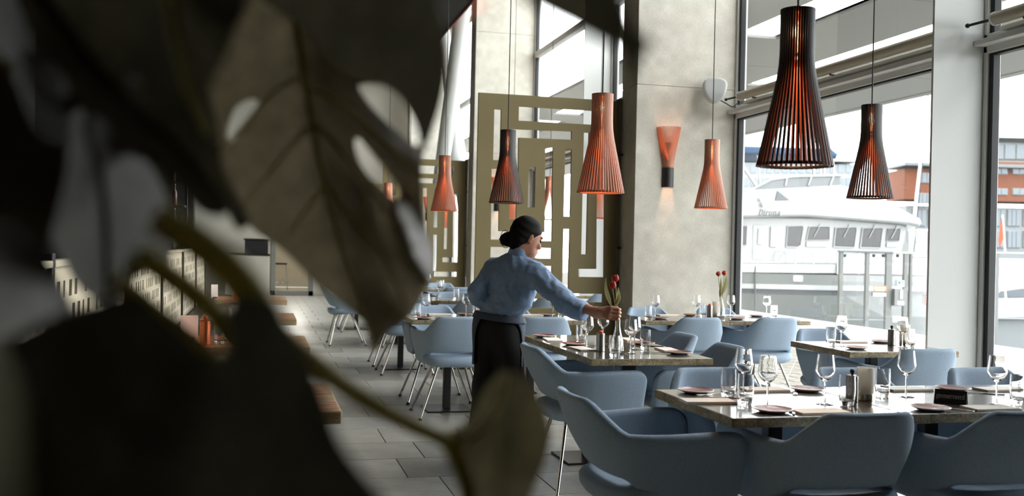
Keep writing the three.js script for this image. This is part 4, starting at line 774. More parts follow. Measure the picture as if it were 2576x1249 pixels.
{
  const A = at, camR = V(Math.cos(YAW), 0, Math.sin(YAW)), camF = V(Math.sin(YAW), 0, -Math.cos(YAW)), UP = V(0, 1, 0);
  const dir = (r, u, f) => camR.clone().multiplyScalar(r).addScaledVector(UP, u).addScaledVector(camF, f).normalize();
  // head: looks to the right, down and away from us
  const hf = dir(0.86, -0.33, 0.38), hu0 = dir(0.28, 0.93, 0.12), hs = hf.clone().cross(hu0).normalize(), hu = hs.clone().cross(hf).normalize();   // hs points to her right side
  const HC = A(1326, 597, 6.02), hp = (f, u, s) => HC.clone().addScaledVector(hf, f).addScaledVector(hu, u).addScaledVector(hs, s);
  const E1 = (f, u, s, R) => ell(hp(f, u, s), R, hf, hu);
  const neckB = A(1305, 646, 6.03);
  const headF = uni(0.03, E1(-0.012, 0.022, 0, [0.096, 0.092, 0.074]), E1(0.032, -0.05, 0, [0.058, 0.075, 0.056]), cap(hp(0.05, -0.09, 0.02), hp(0.05, -0.09, -0.02), 0.026, 0.026));
  const face = uni(0.012, headF, cap(hp(0.083, 0.0, 0), hp(0.101, -0.033, 0), 0.008, 0.011), E1(0.083, -0.067, 0, [0.014, 0.008, 0.022]), E1(0.081, -0.078, 0, [0.014, 0.008, 0.018]), E1(0.078, 0.022, 0, [0.015, 0.008, 0.05]), E1(0.072, -0.03, 0.036, [0.018, 0.02, 0.02]), E1(0.072, -0.03, -0.036, [0.018, 0.02, 0.02]));
  const sock = [E1(0.089, 0.0, 0.031, [0.014, 0.012, 0.017]), E1(0.089, 0.0, -0.031, [0.014, 0.012, 0.017])];
  const ear = (s) => uni(0.006, ell(hp(-0.006, -0.012, s * 0.076), [0.015, 0.029, 0.006], hf.clone().addScaledVector(hs, s * .35), hu), cap(hp(-0.012, -0.03, s * 0.073), hp(0.0, -0.04, s * 0.07), 0.009, 0.007));
  const ears = [ear(1), ear(-1)];
  const neck = uni(0.03, cap(hp(-0.03, -0.06, 0), neckB.clone().addScaledVector(UP, -0.03), 0.05, 0.056));
  const head = (x, y, z) => { let d = face(x, y, z); for (const q of sock) { const e = -q(x, y, z); d = -smin(-d, -e, 0.008); } d = smin(d, ears[0](x, y, z), 0.006); d = smin(d, ears[1](x, y, z), 0.006); d = smin(d, neck(x, y, z), 0.025); return d; };
  // joints of the body
  const shR = A(1350, 690, 5.93), shL = A(1240, 678, 6.1), chest = A(1294, 705, 6.03), waist = A(1266, 776, 6.1), hip = A(1254, 822, 6.12), elR = A(1418, 757, 5.76), wrR = A(1500, 787, 5.6), elL = A(1201, 733, 6.05), wrL = A(1216, 772, 6.25);
  const side = shR.clone().sub(shL).normalize(), fwd = UP.clone().cross(side).normalize();      // towards the table
  const F2 = fwd.dot(camF) > 0 ? fwd : fwd.clone().negate();
  const hipR = hip.clone().addScaledVector(side, 0.068).addScaledVector(UP, -0.03), hipL = hip.clone().addScaledVector(side, -0.068).addScaledVector(UP, -0.03);
  const footR = V(hip.x + side.x * 0.11 + F2.x * 0.04, 0, hip.z + side.z * 0.11 + F2.z * 0.04), footL = V(hip.x - side.x * 0.1 - F2.x * 0.05, 0, hip.z - side.z * 0.1 - F2.z * 0.05);
  const up = (v, y) => V(v.x, y, v.z), knR = footR.clone().lerp(hipR, 0.5).addScaledVector(F2, 0.03).setY(0.46), knL = footL.clone().lerp(hipL, 0.5).addScaledVector(F2, 0.03).setY(0.46);
  const torso = (g) => uni(0.06, ell(chest.clone().addScaledVector(UP, -0.02), [0.095 + g, 0.19 + g, 0.14 + g], F2, UP), cap(shL.clone().lerp(shR, .12), shL.clone().lerp(shR, .88), 0.05 + g, 0.05 + g), ell(waist, [0.088 + g, 0.13, 0.108 + g], F2, UP), ell(hip, [0.105 + g, 0.13, 0.138 + g], F2, UP));
  const legs = (g) => uni(0.05, cap(hipR, knR, 0.08 + g, 0.06 + g), cap(knR, up(footR, 0.1), 0.06 + g, 0.045 + g), cap(hipL, knL, 0.08 + g, 0.06 + g), cap(knL, up(footL, 0.1), 0.06 + g, 0.045 + g));
  const skinArm = uni(0.02, cap(shR, elR, 0.045, 0.04), cap(elR, wrR, 0.04, 0.026), cap(shL, elL, 0.045, 0.04), cap(elL, wrL, 0.04, 0.026), cap(wrL, wrL.clone().addScaledVector(camF, 0.07), 0.026, 0.03));
  const baseB = uni(0.06, torso(-0.02), legs(-0.012)), body = (x, y, z) => smin(smin(baseB(x, y, z), skinArm(x, y, z), 0.04), neck(x, y, z), 0.04);
  // right hand: closed round the neck of the carafe
  const fing = [];
  const nk = A(1543.5, 790, 5.475), P = (r, u, f) => nk.clone().addScaledVector(camR, r).addScaledVector(UP, u).addScaledVector(camF, f);
  [[0.027, 0.0098, 1], [0.0085, 0.0100, 1.06], [-0.0105, 0.0096, 1.0], [-0.028, 0.0084, 0.86]].forEach(([u, r, L], i) => {
    const k = P(-0.018 - 0.004 * i, u + 0.006, -0.031 + i * .001), p = P(0.0215 * L, u, -0.033), d = P(0.0325 * L, u - 0.004, -0.004), t = P(0.014, u - 0.006, 0.0225);
    fing.push(uni(0.004, cap(k, p, r + 0.0012, r), cap(p, d, r, r * 0.9), cap(d, t, r * 0.9, r * 0.78)));
  });
  const th = uni(0.006, cap(P(-0.075, 0.012, 0.004), P(-0.035, 0.024, 0.012), 0.015, 0.0125), cap(P(-0.035, 0.024, 0.012), P(-0.004, 0.032, 0.024), 0.0118, 0.0102), cap(P(-0.004, 0.032, 0.024), P(0.02, 0.034, 0.018), 0.01, 0.0082));
  const palm = uni(0.018, ...[0.027, 0.0085, -0.0105, -0.026].map((u, i) => cap(wrR.clone().addScaledVector(UP, u * 0.45), P(-0.02 - 0.004 * i, u + 0.005, -0.027), 0.017, 0.0125)), cap(wrR, P(-0.05, 0.0, -0.012), 0.024, 0.021));
  const hand = (x, y, z) => { let d = smin(palm(x, y, z), th(x, y, z), 0.012); let f = 1; for (const q of fing) f = Math.min(f, q(x, y, z)); d = smin(d, f, 0.007); return smin(d, skinArm(x, y, z), 0.02); };
  const base = V(hip.x, 0, hip.z), loc = (g) => { g.translate(-base.x, 0, -base.z); return g; };
  const skin = phy(0xb27b62, 0.5, { sheen: 0.2 });
  const G = (c, r) => [c.clone().addScalar(-r), c.clone().addScalar(r)];
  const gHead = loc(nets(head, ...G(HC.clone().addScaledVector(UP, -0.02), 0.17), 0.0036));
  const cut = HC.y - 0.2, bodyCut = (x, y, z) => Math.max(body(x, y, z), y - (HC.y - 0.165));
  const gBody = loc(nets(bodyCut, V(hip.x - 0.45, 0.06, hip.z - 0.45), V(wrR.x + 0.06, HC.y, hip.z + 0.75), 0.012));
  const hb = wrR.clone().lerp(nk, .6), gHand = loc(nets(hand, hb.clone().add(V(-0.13, -0.085, -0.13)), hb.clone().add(V(0.13, 0.085, 0.13)), 0.0028));
  const person = mesh(numbered('person'), merge(gHead, gBody, gHand), skin, scene); person.position.copy(base);
  tag(person, 'waitress with dark hair in a bun, blue shirt and denim apron, reaching for the tulips', 'person');
  // hair: cap over the skull, combed back into a bun
  const hairF = (() => {
    const sk = E1(-0.018, 0.03, 0, [0.1, 0.096, 0.081]), back = E1(-0.05, -0.035, 0, [0.058, 0.075, 0.066]), bun = ell(A(1279, 602, 6.03), [0.05, 0.044, 0.045], dir(0.95, 0.2, 0), UP), bun2 = ell(A(1270, 603, 6.0), [0.03, 0.034, 0.03], camR, UP), tie = cap(A(1302, 600, 6.03), A(1285, 602, 6.03), 0.036, 0.034);
    const fr = hp(0.078, 0.05, 0);
    return (x, y, z) => {
      const rx = x - HC.x, ry = y - HC.y, rz = z - HC.z, f = rx * hf.x + ry * hf.y + rz * hf.z, u = rx * hu.x + ry * hu.y + rz * hu.z, s = rx * hs.x + ry * hs.y + rz * hs.z;
      let d = smin(sk(x, y, z), back(x, y, z), 0.03);
      const line = u > 0.05 ? 0.072 : u > -0.005 ? 0.008 + (u + 0.005) * 1.16 : 0.008 + (u + 0.005) * 0.75;           // hairline: bares brow, cheek and ear
      d = Math.max(d, (f - line) * 0.8);
      d += 0.0012 * Math.sin(160 * (u * 0.9 + Math.abs(s) * 0.5)) ;
      const b = smin(smin(bun(x, y, z), bun2(x, y, z), 0.02), tie(x, y, z), 0.02) + 0.0022 * Math.sin(x * 210 + y * 140) * Math.sin(y * 190 - z * 120);
      return smin(d, b, 0.012);
    };
  })();
  const hairM = phy(0x0f0c0a, 0.7, { specularIntensity: 0.35 });
  mesh('hair', loc(nets(hairF, ...G(A(1308, 585, 6.02), 0.2), 0.0042)), hairM, person);
  const wisps = []; for (const [a, b, c] of [[[1290, 590], [1268, 580], [1259, 592]], [[1284, 612], [1262, 612], [1255, 600]], [[1287, 618], [1270, 624], [1258, 610]]]) wisps.push(tube([A(...a, 6.0), A(...b, 5.99), A(...c, 6.0)], 0.0016, 12, 5)); mesh('hair_strand', loc(merge(wisps)), hairM, person);
  const earring = A(1334, 618, 5.935); mesh('eye', loc(merge(new THREE.SphereGeometry(0.0115, 14, 10).translate(...hp(0.077, 0.0, 0.031).toArray()), new THREE.SphereGeometry(0.0115, 14, 10).translate(...hp(0.077, 0.0, -0.031).toArray()))), std(0x2a211c, 0.2), person);
  mesh('eyebrow', loc(merge(...[1, -1].map(s => tube([hp(0.0895, 0.024, s * 0.015), hp(0.084, 0.028, s * 0.034), hp(0.07, 0.023, s * 0.052)], 0.0026, 10, 6)))), hairM, person);
  // shirt with folds
  const n3 = (x, y, z) => noise.noise(x, y, z);
  const shirtB = uni(0.035, (() => { const t = torso(0.012), w = ell(waist.clone().addScaledVector(UP, 0.045), [0.104, 0.1, 0.122], F2, UP); return uni(0.05, t, w); })(), cap(shR, elR, 0.072, 0.063), cap(elR, A(1458, 780, 5.68), 0.063, 0.054), cap(shL, elL, 0.066, 0.052), cap(elL, A(1212, 756, 6.16), 0.052, 0.045));
  const collarC = A(1308, 640, 6.03), cuff = uni(0.01, cap(A(1446, 776, 5.7), A(1470, 786, 5.655), 0.064, 0.056)), cuffL = cap(A(1200, 750, 6.12), A(1211, 758, 6.17), 0.053, 0.049);
  const shirt = (x, y, z) => {
    let d = smin(shirtB(x, y, z), Math.min(cuff(x, y, z), cuffL(x, y, z)), 0.006);
    d += 0.009 * n3(x * 9 + y * 5, y * 7 - x * 4, z * 9) + 0.011 * Math.abs(n3(x * 17 - y * 11, y * 9 + x * 13, z * 15)) + 0.006 * Math.abs(n3(x * 34 + y * 20, y * 22 - x * 24, z * 30)) - 0.004 + 0.004 * Math.sin(60 * (y - waist.y) + 26 * (x - waist.x)) * Math.exp(-(((y - waist.y - 0.05) / 0.05) ** 2));
    const ax = x - wrR.x, ay = y - wrR.y, az = z - wrR.z, L = wrR.clone().sub(elR).normalize();
    d = Math.max(d, (x - elR.x) * L.x + (y - elR.y) * L.y + (z - elR.z) * L.z - elR.distanceTo(A(1472, 786, 5.65)));      // rolled sleeve ends here
    d = Math.max(d, waist.y - 0.04 - y + 0.01 * n3(x * 8, 1, z * 8));                                                         // tucked in at the waist
    return d;
  };
  // collar: a stand of cloth round the neck
  const colDir = hp(-0.03, -0.06, 0).sub(neckB).normalize();
  const hollow = cap(neckB.clone().addScaledVector(colDir, -0.1), neckB.clone().addScaledVector(colDir, 0.2), 0.05, 0.058);
  const shirtC = (x, y, z) => Math.max(shirt(x, y, z), -(hollow(x, y, z) - 0.004));
  const shM = phy(0xffffff, 0.85, { map: T.shirt, sheen: 0.25, sheenColor: new THREE.Color(.6, .7, .8) });
  mesh('shirt', loc(nets(shirtC, V(hip.x - 0.45, waist.y - 0.1, hip.z - 0.45), V(wrR.x + 0.05, HC.y, hip.z + 0.75), 0.0085)), shM, person);
  const colF = (x, y, z) => { const q = V(x - neckB.x, y - neckB.y, z - neckB.z), t = q.dot(colDir), r = q.addScaledVector(colDir, -t).length(), R = 0.068 - t * 0.28 + 0.018 * Math.max(0, -t / 0.05), f = (x - neckB.x) * F2.x + (z - neckB.z) * F2.z; return Math.max(Math.abs(r - R) - 0.0055, t - 0.062 + f * 0.25, -t - 0.03); };
  mesh('collar', loc(nets(colF, ...G(neckB, 0.13), 0.005)), shM, person);
  // black trousers
  const trB = uni(0.05, (() => ell(hip.clone().addScaledVector(UP, -0.01), [0.115, 0.14, 0.144], F2, UP))(), cap(hipR, knR, 0.088, 0.078), cap(knR, up(footR, 0.07), 0.078, 0.075), cap(hipL, knL, 0.088, 0.078), cap(knL, up(footL, 0.07), 0.078, 0.075));
  const trousers = (x, y, z) => Math.max(trB(x, y, z) + 0.004 * n3(x * 14, y * 6, z * 14), 0.055 - y, y - waist.y + 0.005);
  mesh('trousers', loc(nets(trousers, V(hip.x - 0.35, 0.02, hip.z - 0.35), V(hip.x + 0.35, waist.y + 0.03, hip.z + 0.35), 0.011)), std(0x0d0d0e, 0.85), person);
  // denim apron: wraps round the hips, open at the back over the trousers
  const apO = uni(0.06, ell(hip.clone().addScaledVector(UP, 0.0), [0.125, 0.19, 0.156], F2, UP), cap(hip.clone().addScaledVector(side, 0.055), hip.clone().addScaledVector(side, 0.06).setY(0.45), 0.105, 0.115), cap(hip.clone().addScaledVector(side, -0.055), hip.clone().addScaledVector(side, -0.06).setY(0.45), 0.105, 0.115));
  const apron = (x, y, z) => {
    const o = apO(x, y, z) + 0.003 * n3(x * 10, y * 5, z * 10), f = (x - hip.x) * F2.x + (z - hip.z) * F2.z, s = (x - hip.x) * side.x + (z - hip.z) * side.z;
    let d = Math.max(o, -(o + 0.011), 0.6 - y, y - waist.y + 0.03);
    const cs = (x - hip.x) * camR.x + (z - hip.z) * camR.z - 0.0, cf = (x - hip.x) * camF.x + (z - hip.z) * camF.z, w = 0.142 - 0.055 * Math.pow(Math.max(0, (y - waist.y + 0.19) / 0.15), 2);
    const open = Math.max(Math.abs(cs) - w, cf - 0.02, y - (waist.y - 0.06 - cs * 0.1));
    return Math.max(d, -open);
  };
  const dn = std(0xffffff, 0.9, { map: T.denim });
  const ap = mesh('apron', loc(nets(apron, V(hip.x - 0.36, 0.57, hip.z - 0.36), V(hip.x + 0.36, waist.y + 0.03, hip.z + 0.36), 0.0065)), dn, person);
  const wl = (x, y, z) => { const o = apO(x, y, z) - 0.009, c = y - waist.y + 0.055 - ((x - hip.x) * camR.x + (z - hip.z) * camR.z) * -0.1; return Math.max(o, -(o + 0.016), Math.abs(c) - 0.021); };
  mesh('waistband', loc(nets(wl, V(hip.x - 0.36, waist.y - 0.13, hip.z - 0.36), V(hip.x + 0.36, waist.y + 0.03, hip.z + 0.36), 0.0055)), dn, ap);
  const shoe = (f) => { const o = nets(uni(0.03, cap(V(f.x - F2.x * 0.05, 0.04, f.z - F2.z * 0.05), V(f.x + F2.x * 0.14, 0.032, f.z + F2.z * 0.14), 0.042, 0.034), cap(V(f.x, 0.1, f.z), V(f.x, 0.05, f.z), 0.044, 0.045)), V(f.x - .2, 0, f.z - .2), V(f.x + .2, .2, f.z + .2), 0.009); return loc(o); };
  mesh('shoe', shoe(footR), M.black, person); mesh('shoe', shoe(footL), M.black, person);
  const br = A(1502, 788, 5.595), ax = wrR.clone().sub(elR).normalize(), tq = new THREE.TorusGeometry(0.029, 0.0022, 8, 32).applyQuaternion(new THREE.Quaternion().setFromUnitVectors(V(0, 0, 1), ax)).translate(br.x, br.y, br.z);
  mesh('bracelet', loc(tq), std(0x9a3a2a, 0.6), person);
}
// ---------- left side: banquette, its tables, the bar ----------
{
  const TZ = [[-3.8, 'nearest'], [-5.95, 'second'], [-7.98, 'third'], [-10.5, 'fourth']];
  const wood = std(0xffffff, 0.5, { map: T.painted });
  let b0;
  for (const [z, w] of TZ) {
    const lab = `wooden banquette table with its end sticking out behind the leaves, ${w} from us`;
    if (!b0) {
      b0 = thing('banquette_table', lab, 'table', [-0.06, 0, z], 0, 'banquette tables behind the leaves');
      mesh('tabletop', planarUV(rbox(0.7, 0.045, 0.7, 0.006, 0, 0.7275, 0)), wood, b0); mesh('post', rbox(0.06, 0.7, 0.06, 0.005, -0.08, 0.355, 0), M.black, b0); mesh('base_plate', rbox(0.4, 0.012, 0.4, 0.004, -0.08, 0.006, 0), M.steel, b0);
    } else dup(b0, 'banquette_table', lab, [-0.06, 0, z], 0, 'banquette tables behind the leaves');
  }
  const seat = thing('banquette', 'long dark banquette bench along the perforated divider, behind the leaves', 'bench', [-0.585, 0, -9]);
  mesh('cushion', rbox(0.42, 0.14, 15.6, 0.04, 0, 0.4, 0), std(0x3a332a, .8), seat); mesh('plinth', rbox(0.36, 0.33, 15.5, 0.01, 0, 0.165, 0), M.dark, seat);
  // perforated divider panels between black posts
  const pm = std(0xc9bda2, 0.6), D = 1.2;
  const sh = poly([[0, 0.42], [2.36, 0.42], [2.36, D], [0, D]]);
  for (let r = 0; r < 6; r++) for (let k = 0; k < 16; k++) { if ((k + r * 3) % 5 === 4) continue; const x = 0.09 + k * 0.14 + (r % 2) * 0.05, y = 0.5 + r * 0.112, w = (k + r) % 3 ? 0.07 : 0.045; sh.holes.push(new THREE.Path([[x, y], [x + w, y], [x + w, y + 0.075], [x, y + 0.075]].map(p => new THREE.Vector2(...p)))); }
  const pg = planarUV(extr(sh, 0.02).translate(0, 0, -0.01)); let p0;
  ['nearest', 'second', 'third', 'fourth', 'fifth', 'sixth'].forEach((w, i) => {
    const z = -2.0 - i * 2.45, lab = `cream perforated divider panel behind the banquette, ${w} from us`;
    if (!p0) { p0 = thing('divider_panel', lab, 'divider', [-0.84, 0, z], Math.PI / 2, 'perforated divider panels'); mesh('panel', pg, pm, p0); mesh('post', rbox(0.06, 1.26, 0.06, 0.006, 2.41, 0.63, 0), M.black, p0); mesh('cap_rail', rbox(2.4, 0.03, 0.06, 0.005, 1.2, D + 0.015, 0), pm, p0); }
    else dup(p0, 'divider_panel', lab, [-0.84, 0, z], Math.PI / 2, 'perforated divider panels');
  });
  // copper things on the second table
  const cc = thing('copper_canister', 'copper coloured canister with round lid on the second banquette table', 'canister', [-0.275, TT, -5.72]);
  mesh('body', lathe([[0, 0], [0.027, 0], [0.028, 0.004], [0.028, 0.13], [0.024, 0.135], [0, 0.135]], 28), M.copper, cc); mesh('knob', lathe([[0, 0.135], [0.008, 0.135], [0.008, 0.142], [0.012, 0.15], [0.01, 0.16], [0, 0.163]], 18), M.copper, cc);
  const mc = thing('menu_card', 'upright pale menu card on the second banquette table', 'menu', [-0.38, TT, -6.05], 0.3);
  mesh('card', rbox(0.1, 0.14, 0.004, 0.001, 0, 0.07, 0), M.napkin, mc); mesh('holder', rbox(0.06, 0.014, 0.03, 0.003, 0, 0.007, 0), M.black, mc);
  ware('tumbler', -0.2, -5.8, 'water tumbler on the second banquette table', 1); ware('wine_glass', -0.17, -5.98, 'wine glass on the second banquette table, beside the copper canister');
  ware('side_plate', 0.05, -5.95, 'side plate on the second banquette table'); dup(cc, 'copper_canister', 'copper coloured canister on the fourth banquette table', [-0.2, TT, -10.3]); ware('tumbler', -0.12, -10.4, 'water tumbler on the fourth banquette table', 2);
  dup(mc, 'menu_card', 'upright pale menu card on the fourth banquette table', [-0.42, TT, -10.4], 0.9);
  ware('napkin', 0.1, -3.8, 'folded cream napkin on the nearest banquette table', 1.5);
  redSpot('small red spot lamp hung over the banquette tables, hidden by the leaves', -0.9, 3.2, -5.0, -0.28, 0.7, -5.9, 14);
  redSpot('small red spot lamp over the fourth banquette table, hidden by the leaves', -0.9, 3.2, -9.6, -0.25, 0.7, -10.5, 14);
  redSpot('small red spot lamp over the nearest banquette table, hidden by the leaves', -0.9, 3.2, -3.2, -0.2, 0.72, -3.75, 6);
  redSpot('red spot lamp by the middle cross wall, just above the picture', 2.6, 5.45, -15.2, 3.65, 5.6, -17.2, 6);
  // the dark bar: a tall dark cabinet wall with shelves and bottles
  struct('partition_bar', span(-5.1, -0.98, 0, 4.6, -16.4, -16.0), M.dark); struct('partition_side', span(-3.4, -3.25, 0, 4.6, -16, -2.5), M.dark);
  const rk = thing('bar_shelf', 'dark bar shelf rack with glasses and bottles seen in a gap of the leaves', 'shelf', [-1.75, 0, -14.6]);
  for (const y of [1.1, 1.45, 1.8, 2.15, 2.5]) mesh('board', rbox(1.5, 0.025, 0.3, 0.004, 0, y, 0), M.steel, rk);
  for (const x of [-0.75, 0, 0.75]) mesh('upright', rbox(0.03, 2.6, 0.03, 0.004, x, 1.3, -0.14), M.steel, rk);
  const gl = phy(0x5a6a5a, 0.1, { transmission: 0.5, thickness: 0 }), br = phy(0x4a2a14, 0.15); let q = 0, bt;
  for (const y of [1.115, 1.465, 1.815, 2.165]) for (let k = 0; k < 8; k++) {
    const lab = `bottle on the bar shelf rack, ${['first', 'second', 'third', 'fourth', 'fifth', 'sixth', 'seventh', 'eighth'][k]} on the ${y < 1.2 ? 'lowest' : y < 1.5 ? 'second' : y < 2 ? 'third' : 'top'} board`;
    if (!bt) { bt = thing('bottle', lab, 'bottle', [-2.35 + k * 0.17, y, -14.6], 0, 'bottles on the bar rack'); mesh('body', lathe([[0, 0], [0.036, 0], [0.037, 0.16], [0.03, 0.19], [0.013, 0.22], [0.013, 0.285], [0, 0.285]], 16), gl, bt); mesh('cap', lathe([[0, 0.285], [0.015, 0.285], [0.015, 0.31], [0, 0.31]], 12), M.cutlery, bt); }
    else dup(bt, 'bottle', lab, [-2.35 + k * 0.17 + rr(-.02, .02), y, -14.6], 0, 'bottles on the bar rack').children[0].material = k % 3 ? br : gl;
  }
  // service niche beside the far door
  const nc = thing('service_counter', 'pale service counter with a dark niche beside the far glass door', 'counter', [-0.25, 0, -24.9]);
  mesh('lower_block', rbox(1.0, 1.0, 0.5, 0.01, 0, 0.5, 0), M.farwall, nc); mesh('counter_top', rbox(1.04, 0.05, 0.54, 0.006, 0, 1.025, 0), M.steel, nc); mesh('niche', rbox(0.55, 0.32, 0.4, 0.006, 0.2, 1.21, 0), M.black, nc); mesh('shelf_board', rbox(0.6, 0.04, 0.45, 0.005, 0.2, 1.39, 0), M.steel, nc);
  const st = thing('bar_stool', 'chrome bar stool seen through the far glass door', 'stool', [0.55, 0, -26.6]);
  mesh('seat', rbox(0.36, 0.05, 0.34, 0.02, 0, 0.78, 0), M.black, st); for (const [x, z] of [[-.15, -.15], [.15, -.15], [-.15, .15], [.15, .15]]) mesh('leg', rod(V(x, 0.76, z), V(x * 1.4, 0, z * 1.4), 0.012), M.chrome, st); mesh('foot_ring', new THREE.TorusGeometry(0.25, 0.01, 8, 28).rotateX(Math.PI / 2).translate(0, 0.28, 0), M.chrome, st);
  const pl = new THREE.PointLight(new THREE.Color(1, 0.95, 0.85), 9); pl.position.set(1, 2.6, -27.5); pl.castShadow = true;
  const pf = thing('ceiling_lamp', 'round passage lamp behind the far glass door', 'lamp', [1, 2.64, -27.5]); mesh('globe', new THREE.SphereGeometry(0.12, 18, 12), std(0xffffff, .4, { emissive: new THREE.Color(1, .95, .85), emissiveIntensity: 4 }), pf); pl.position.set(0, -0.02, 0); pf.add(pl); mesh('stem', rod(V(0, .1, 0), V(0, .36, 0), .01), M.black, pf);
}
// ---------- the big-leaved plant in the foreground ----------
{
  const base = V(-0.22, 0, -0.34);
  const plant = thing('monstera_plant', 'big dark glossy monstera plant with split leaves close to us, covering the left half', 'plant', [base.x, 0, base.z]);
  const leafTex = noiseTex(512, 4, (u, v, s) => { const q = (s(2, u, v) - .5) * 46 + (s(4, u, v) - .5) * 26; return [cl(224 + q), cl(222 + q), cl(205 + q * .9)]; });
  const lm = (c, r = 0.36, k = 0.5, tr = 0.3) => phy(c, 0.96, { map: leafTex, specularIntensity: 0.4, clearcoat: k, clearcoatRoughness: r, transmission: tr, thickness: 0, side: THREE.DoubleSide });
  const green = lm(0x7e7462, 0.45, 0.9, 0.36), deep = lm(0x5c584a, 0.5, 0.4, 0.2), black = lm(0x66645a, 0.6, 0.4, 0.1), grey = lm(0x5c5a56, 0.5, 0.7, 0.2), pet = phy(0x9c9254, 0.95, { transmission: 0.5, thickness: 0 }), rib = phy(0xb0a254, 0.9, { transmission: 0.3, thickness: 0 });  // copies of one leaf: shade and window sheen put into colour and translucence
  function blade(pts, holes, depth, mat, opt = {}) {
    const ring = (p, n) => new THREE.CatmullRomCurve3(p.map(q => V(q[0], q[1], 0)), true, 'centripetal').getPoints(p.length * n).slice(0, -1).map(q => new THREE.Vector2(q.x, q.y));
    const s = new THREE.Shape(ring(pts, 4)); for (const h of holes) s.holes.push(new THREE.Path(ring(h, 3)));
    let g = new THREE.ShapeGeometry(s); g = new TessellateModifier(opt.step || 42, 9).modify(g);
    for (const k of Object.keys(g.attributes)) if (k !== 'position') g.deleteAttribute(k);
    g = mergeVertices(g, 0.01); const p = g.attributes.position, n = p.count, f = [], P = [], uv = [];
    for (let i = 0; i < n; i++) { const x = p.getX(i), y = p.getY(i), q = at(x, y, depth(x, y)).sub(base); P.push(q); uv.push(q.x, q.y); }
    const ix = g.index.array, nr = P.map(() => V(0, 0, 0)), ed = new Map();
    for (let t = 0; t < ix.length; t += 3) {
      let [a, b, c] = [ix[t], ix[t + 1], ix[t + 2]]; const nn = P[b].clone().sub(P[a]).cross(P[c].clone().sub(P[a]));
      if (nn.dot(V(-base.x, EYE, -base.z).sub(P[a])) < 0) { [b, c] = [c, b]; nn.negate(); }
      f.push([a, b, c]); for (const v of [a, b, c]) nr[v].add(nn); for (const [u, v] of [[a, b], [b, c], [c, a]]) { const k = u < v ? u + '_' + v : v + '_' + u; ed.set(k, ed.has(k) ? null : [u, v]); }
    }
    const pos = [], nor = [], UV = [], idx = [];
    nr.forEach((v, i) => { v.normalize(); pos.push(...P[i].toArray()); nor.push(...v.toArray()); UV.push(uv[2 * i], uv[2 * i + 1]); });
        f.forEach(([a, b, c]) => { idx.push(a, b, c); });
    const q = new THREE.BufferGeometry(); q.setAttribute('position', new THREE.Float32BufferAttribute(pos, 3)); q.setAttribute('normal', new THREE.Float32BufferAttribute(nor, 3)); q.setAttribute('uv', new THREE.Float32BufferAttribute(UV, 2)); q.setIndex(idx);
    return mesh('leaf', q, mat, plant);
  }
  const vein = (pts, r0, r1, depth, parent, mat = rib, name = 'midrib') => {
    const c = new THREE.CatmullRomCurve3(pts.map(p => at(p[0], p[1], (p[2] ?? depth(p[0], p[1]))).sub(base))), g = new THREE.TubeGeometry(c, 40, 1, 10), p = g.attributes.position, nn = g.attributes.normal;
    for (let i = 0; i < p.count; i++) { const t = Math.floor(i / 11) / 40, r = r0 + (r1 - r0) * t; p.setXYZ(i, p.getX(i) + nn.getX(i) * (r - 1), p.getY(i) + nn.getY(i) * (r - 1), p.getZ(i) + nn.getZ(i) * (r - 1)); }
    return mesh(name, g, mat, parent);
  };
  const plane = (d0, gx, gy, x0, y0, wave) => (x, y) => d0 + gx * (x - x0) / 1000 + gy * (y - y0) / 1000 + (wave ? wave(x, y) : 0);
  // large central split leaf, hanging, midrib from (735, -40) to (940, 880)
  const mid = (y) => 735 + 205 * Math.pow(Math.max(0, (y + 40) / 920), 1.7);
  const dM = plane(0.98, 0.0, -0.05, 800, 400, (x, y) => { const s = (x - mid(y)) / 300, q = y - Math.abs(x - mid(y)) * (x > mid(y) ? 0.75 : 0.6); return 0.05 * s * s + 0.012 * Math.sin(q / 52) * Math.min(1, Math.abs(s) * 2.2) - 0.02 * Math.exp(-s * s * 14) - 0.035 * Math.exp(-(((x - 985 - (y - 500) * 0.4) / 36) ** 2)) * sstep(430, 560, y); });
  const mP = [[600, -40], [1040, -40], [1085, 60], [1105, 160], [1100, 240], [1080, 330], [1062, 400], [1062, 450], [1064, 520], [1078, 590], [1092, 650], [1080, 710], [1050, 770], [1015, 812], [975, 840], [942, 885], [928, 850], [912, 810], [860, 765], [800, 722], [750, 668], [700, 622], [640, 580], [590, 520], [550, 440], [510, 360], [495, 290], [520, 210], [560, 130], [590, 50]];
  const H = [[[902, 216], [925, 209], [965, 214], [1002, 238], [1032, 280], [1054, 330], [1058, 366], [1040, 366], [1005, 335], [965, 300], [925, 256]], [[893, 352], [903, 348], [926, 375], [955, 410], [985, 450], [1008, 486], [1004, 500], [985, 498], [958, 470], [925, 440], [901, 398]], [[582, 292], [602, 262], [640, 250], [652, 264], [626, 300], [598, 338], [580, 360], [572, 340]]];
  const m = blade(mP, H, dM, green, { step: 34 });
  vein([[735, -40], [745, 60], [760, 160], [778, 260], [798, 380], [830, 520], [870, 660], [912, 790], [938, 870]], 0.0055, 0.001, (x, y) => dM(x, y) - 0.003, m);
  for (const l of [[[770, 215], [840, 250], [930, 320], [1040, 430]], [[785, 300], [850, 370], [940, 480], [1050, 620]], [[812, 450], [880, 540], [970, 660], [1020, 760]], [[765, 190], [690, 230], [600, 330], [540, 400]], [[785, 310], [720, 380], [650, 470], [610, 520]], [[815, 470], [760, 540], [720, 600]]]) vein(l, 0.0025, 0.0008, (x, y) => dM(x, y) - 0.0015, m, rib, 'side_vein');
  // dark lobe in front of it, top right
  const dN = plane(0.8, -0.35, 0.28, 900, 100, (x, y) => 0.02 * Math.sin((x + y) / 120));
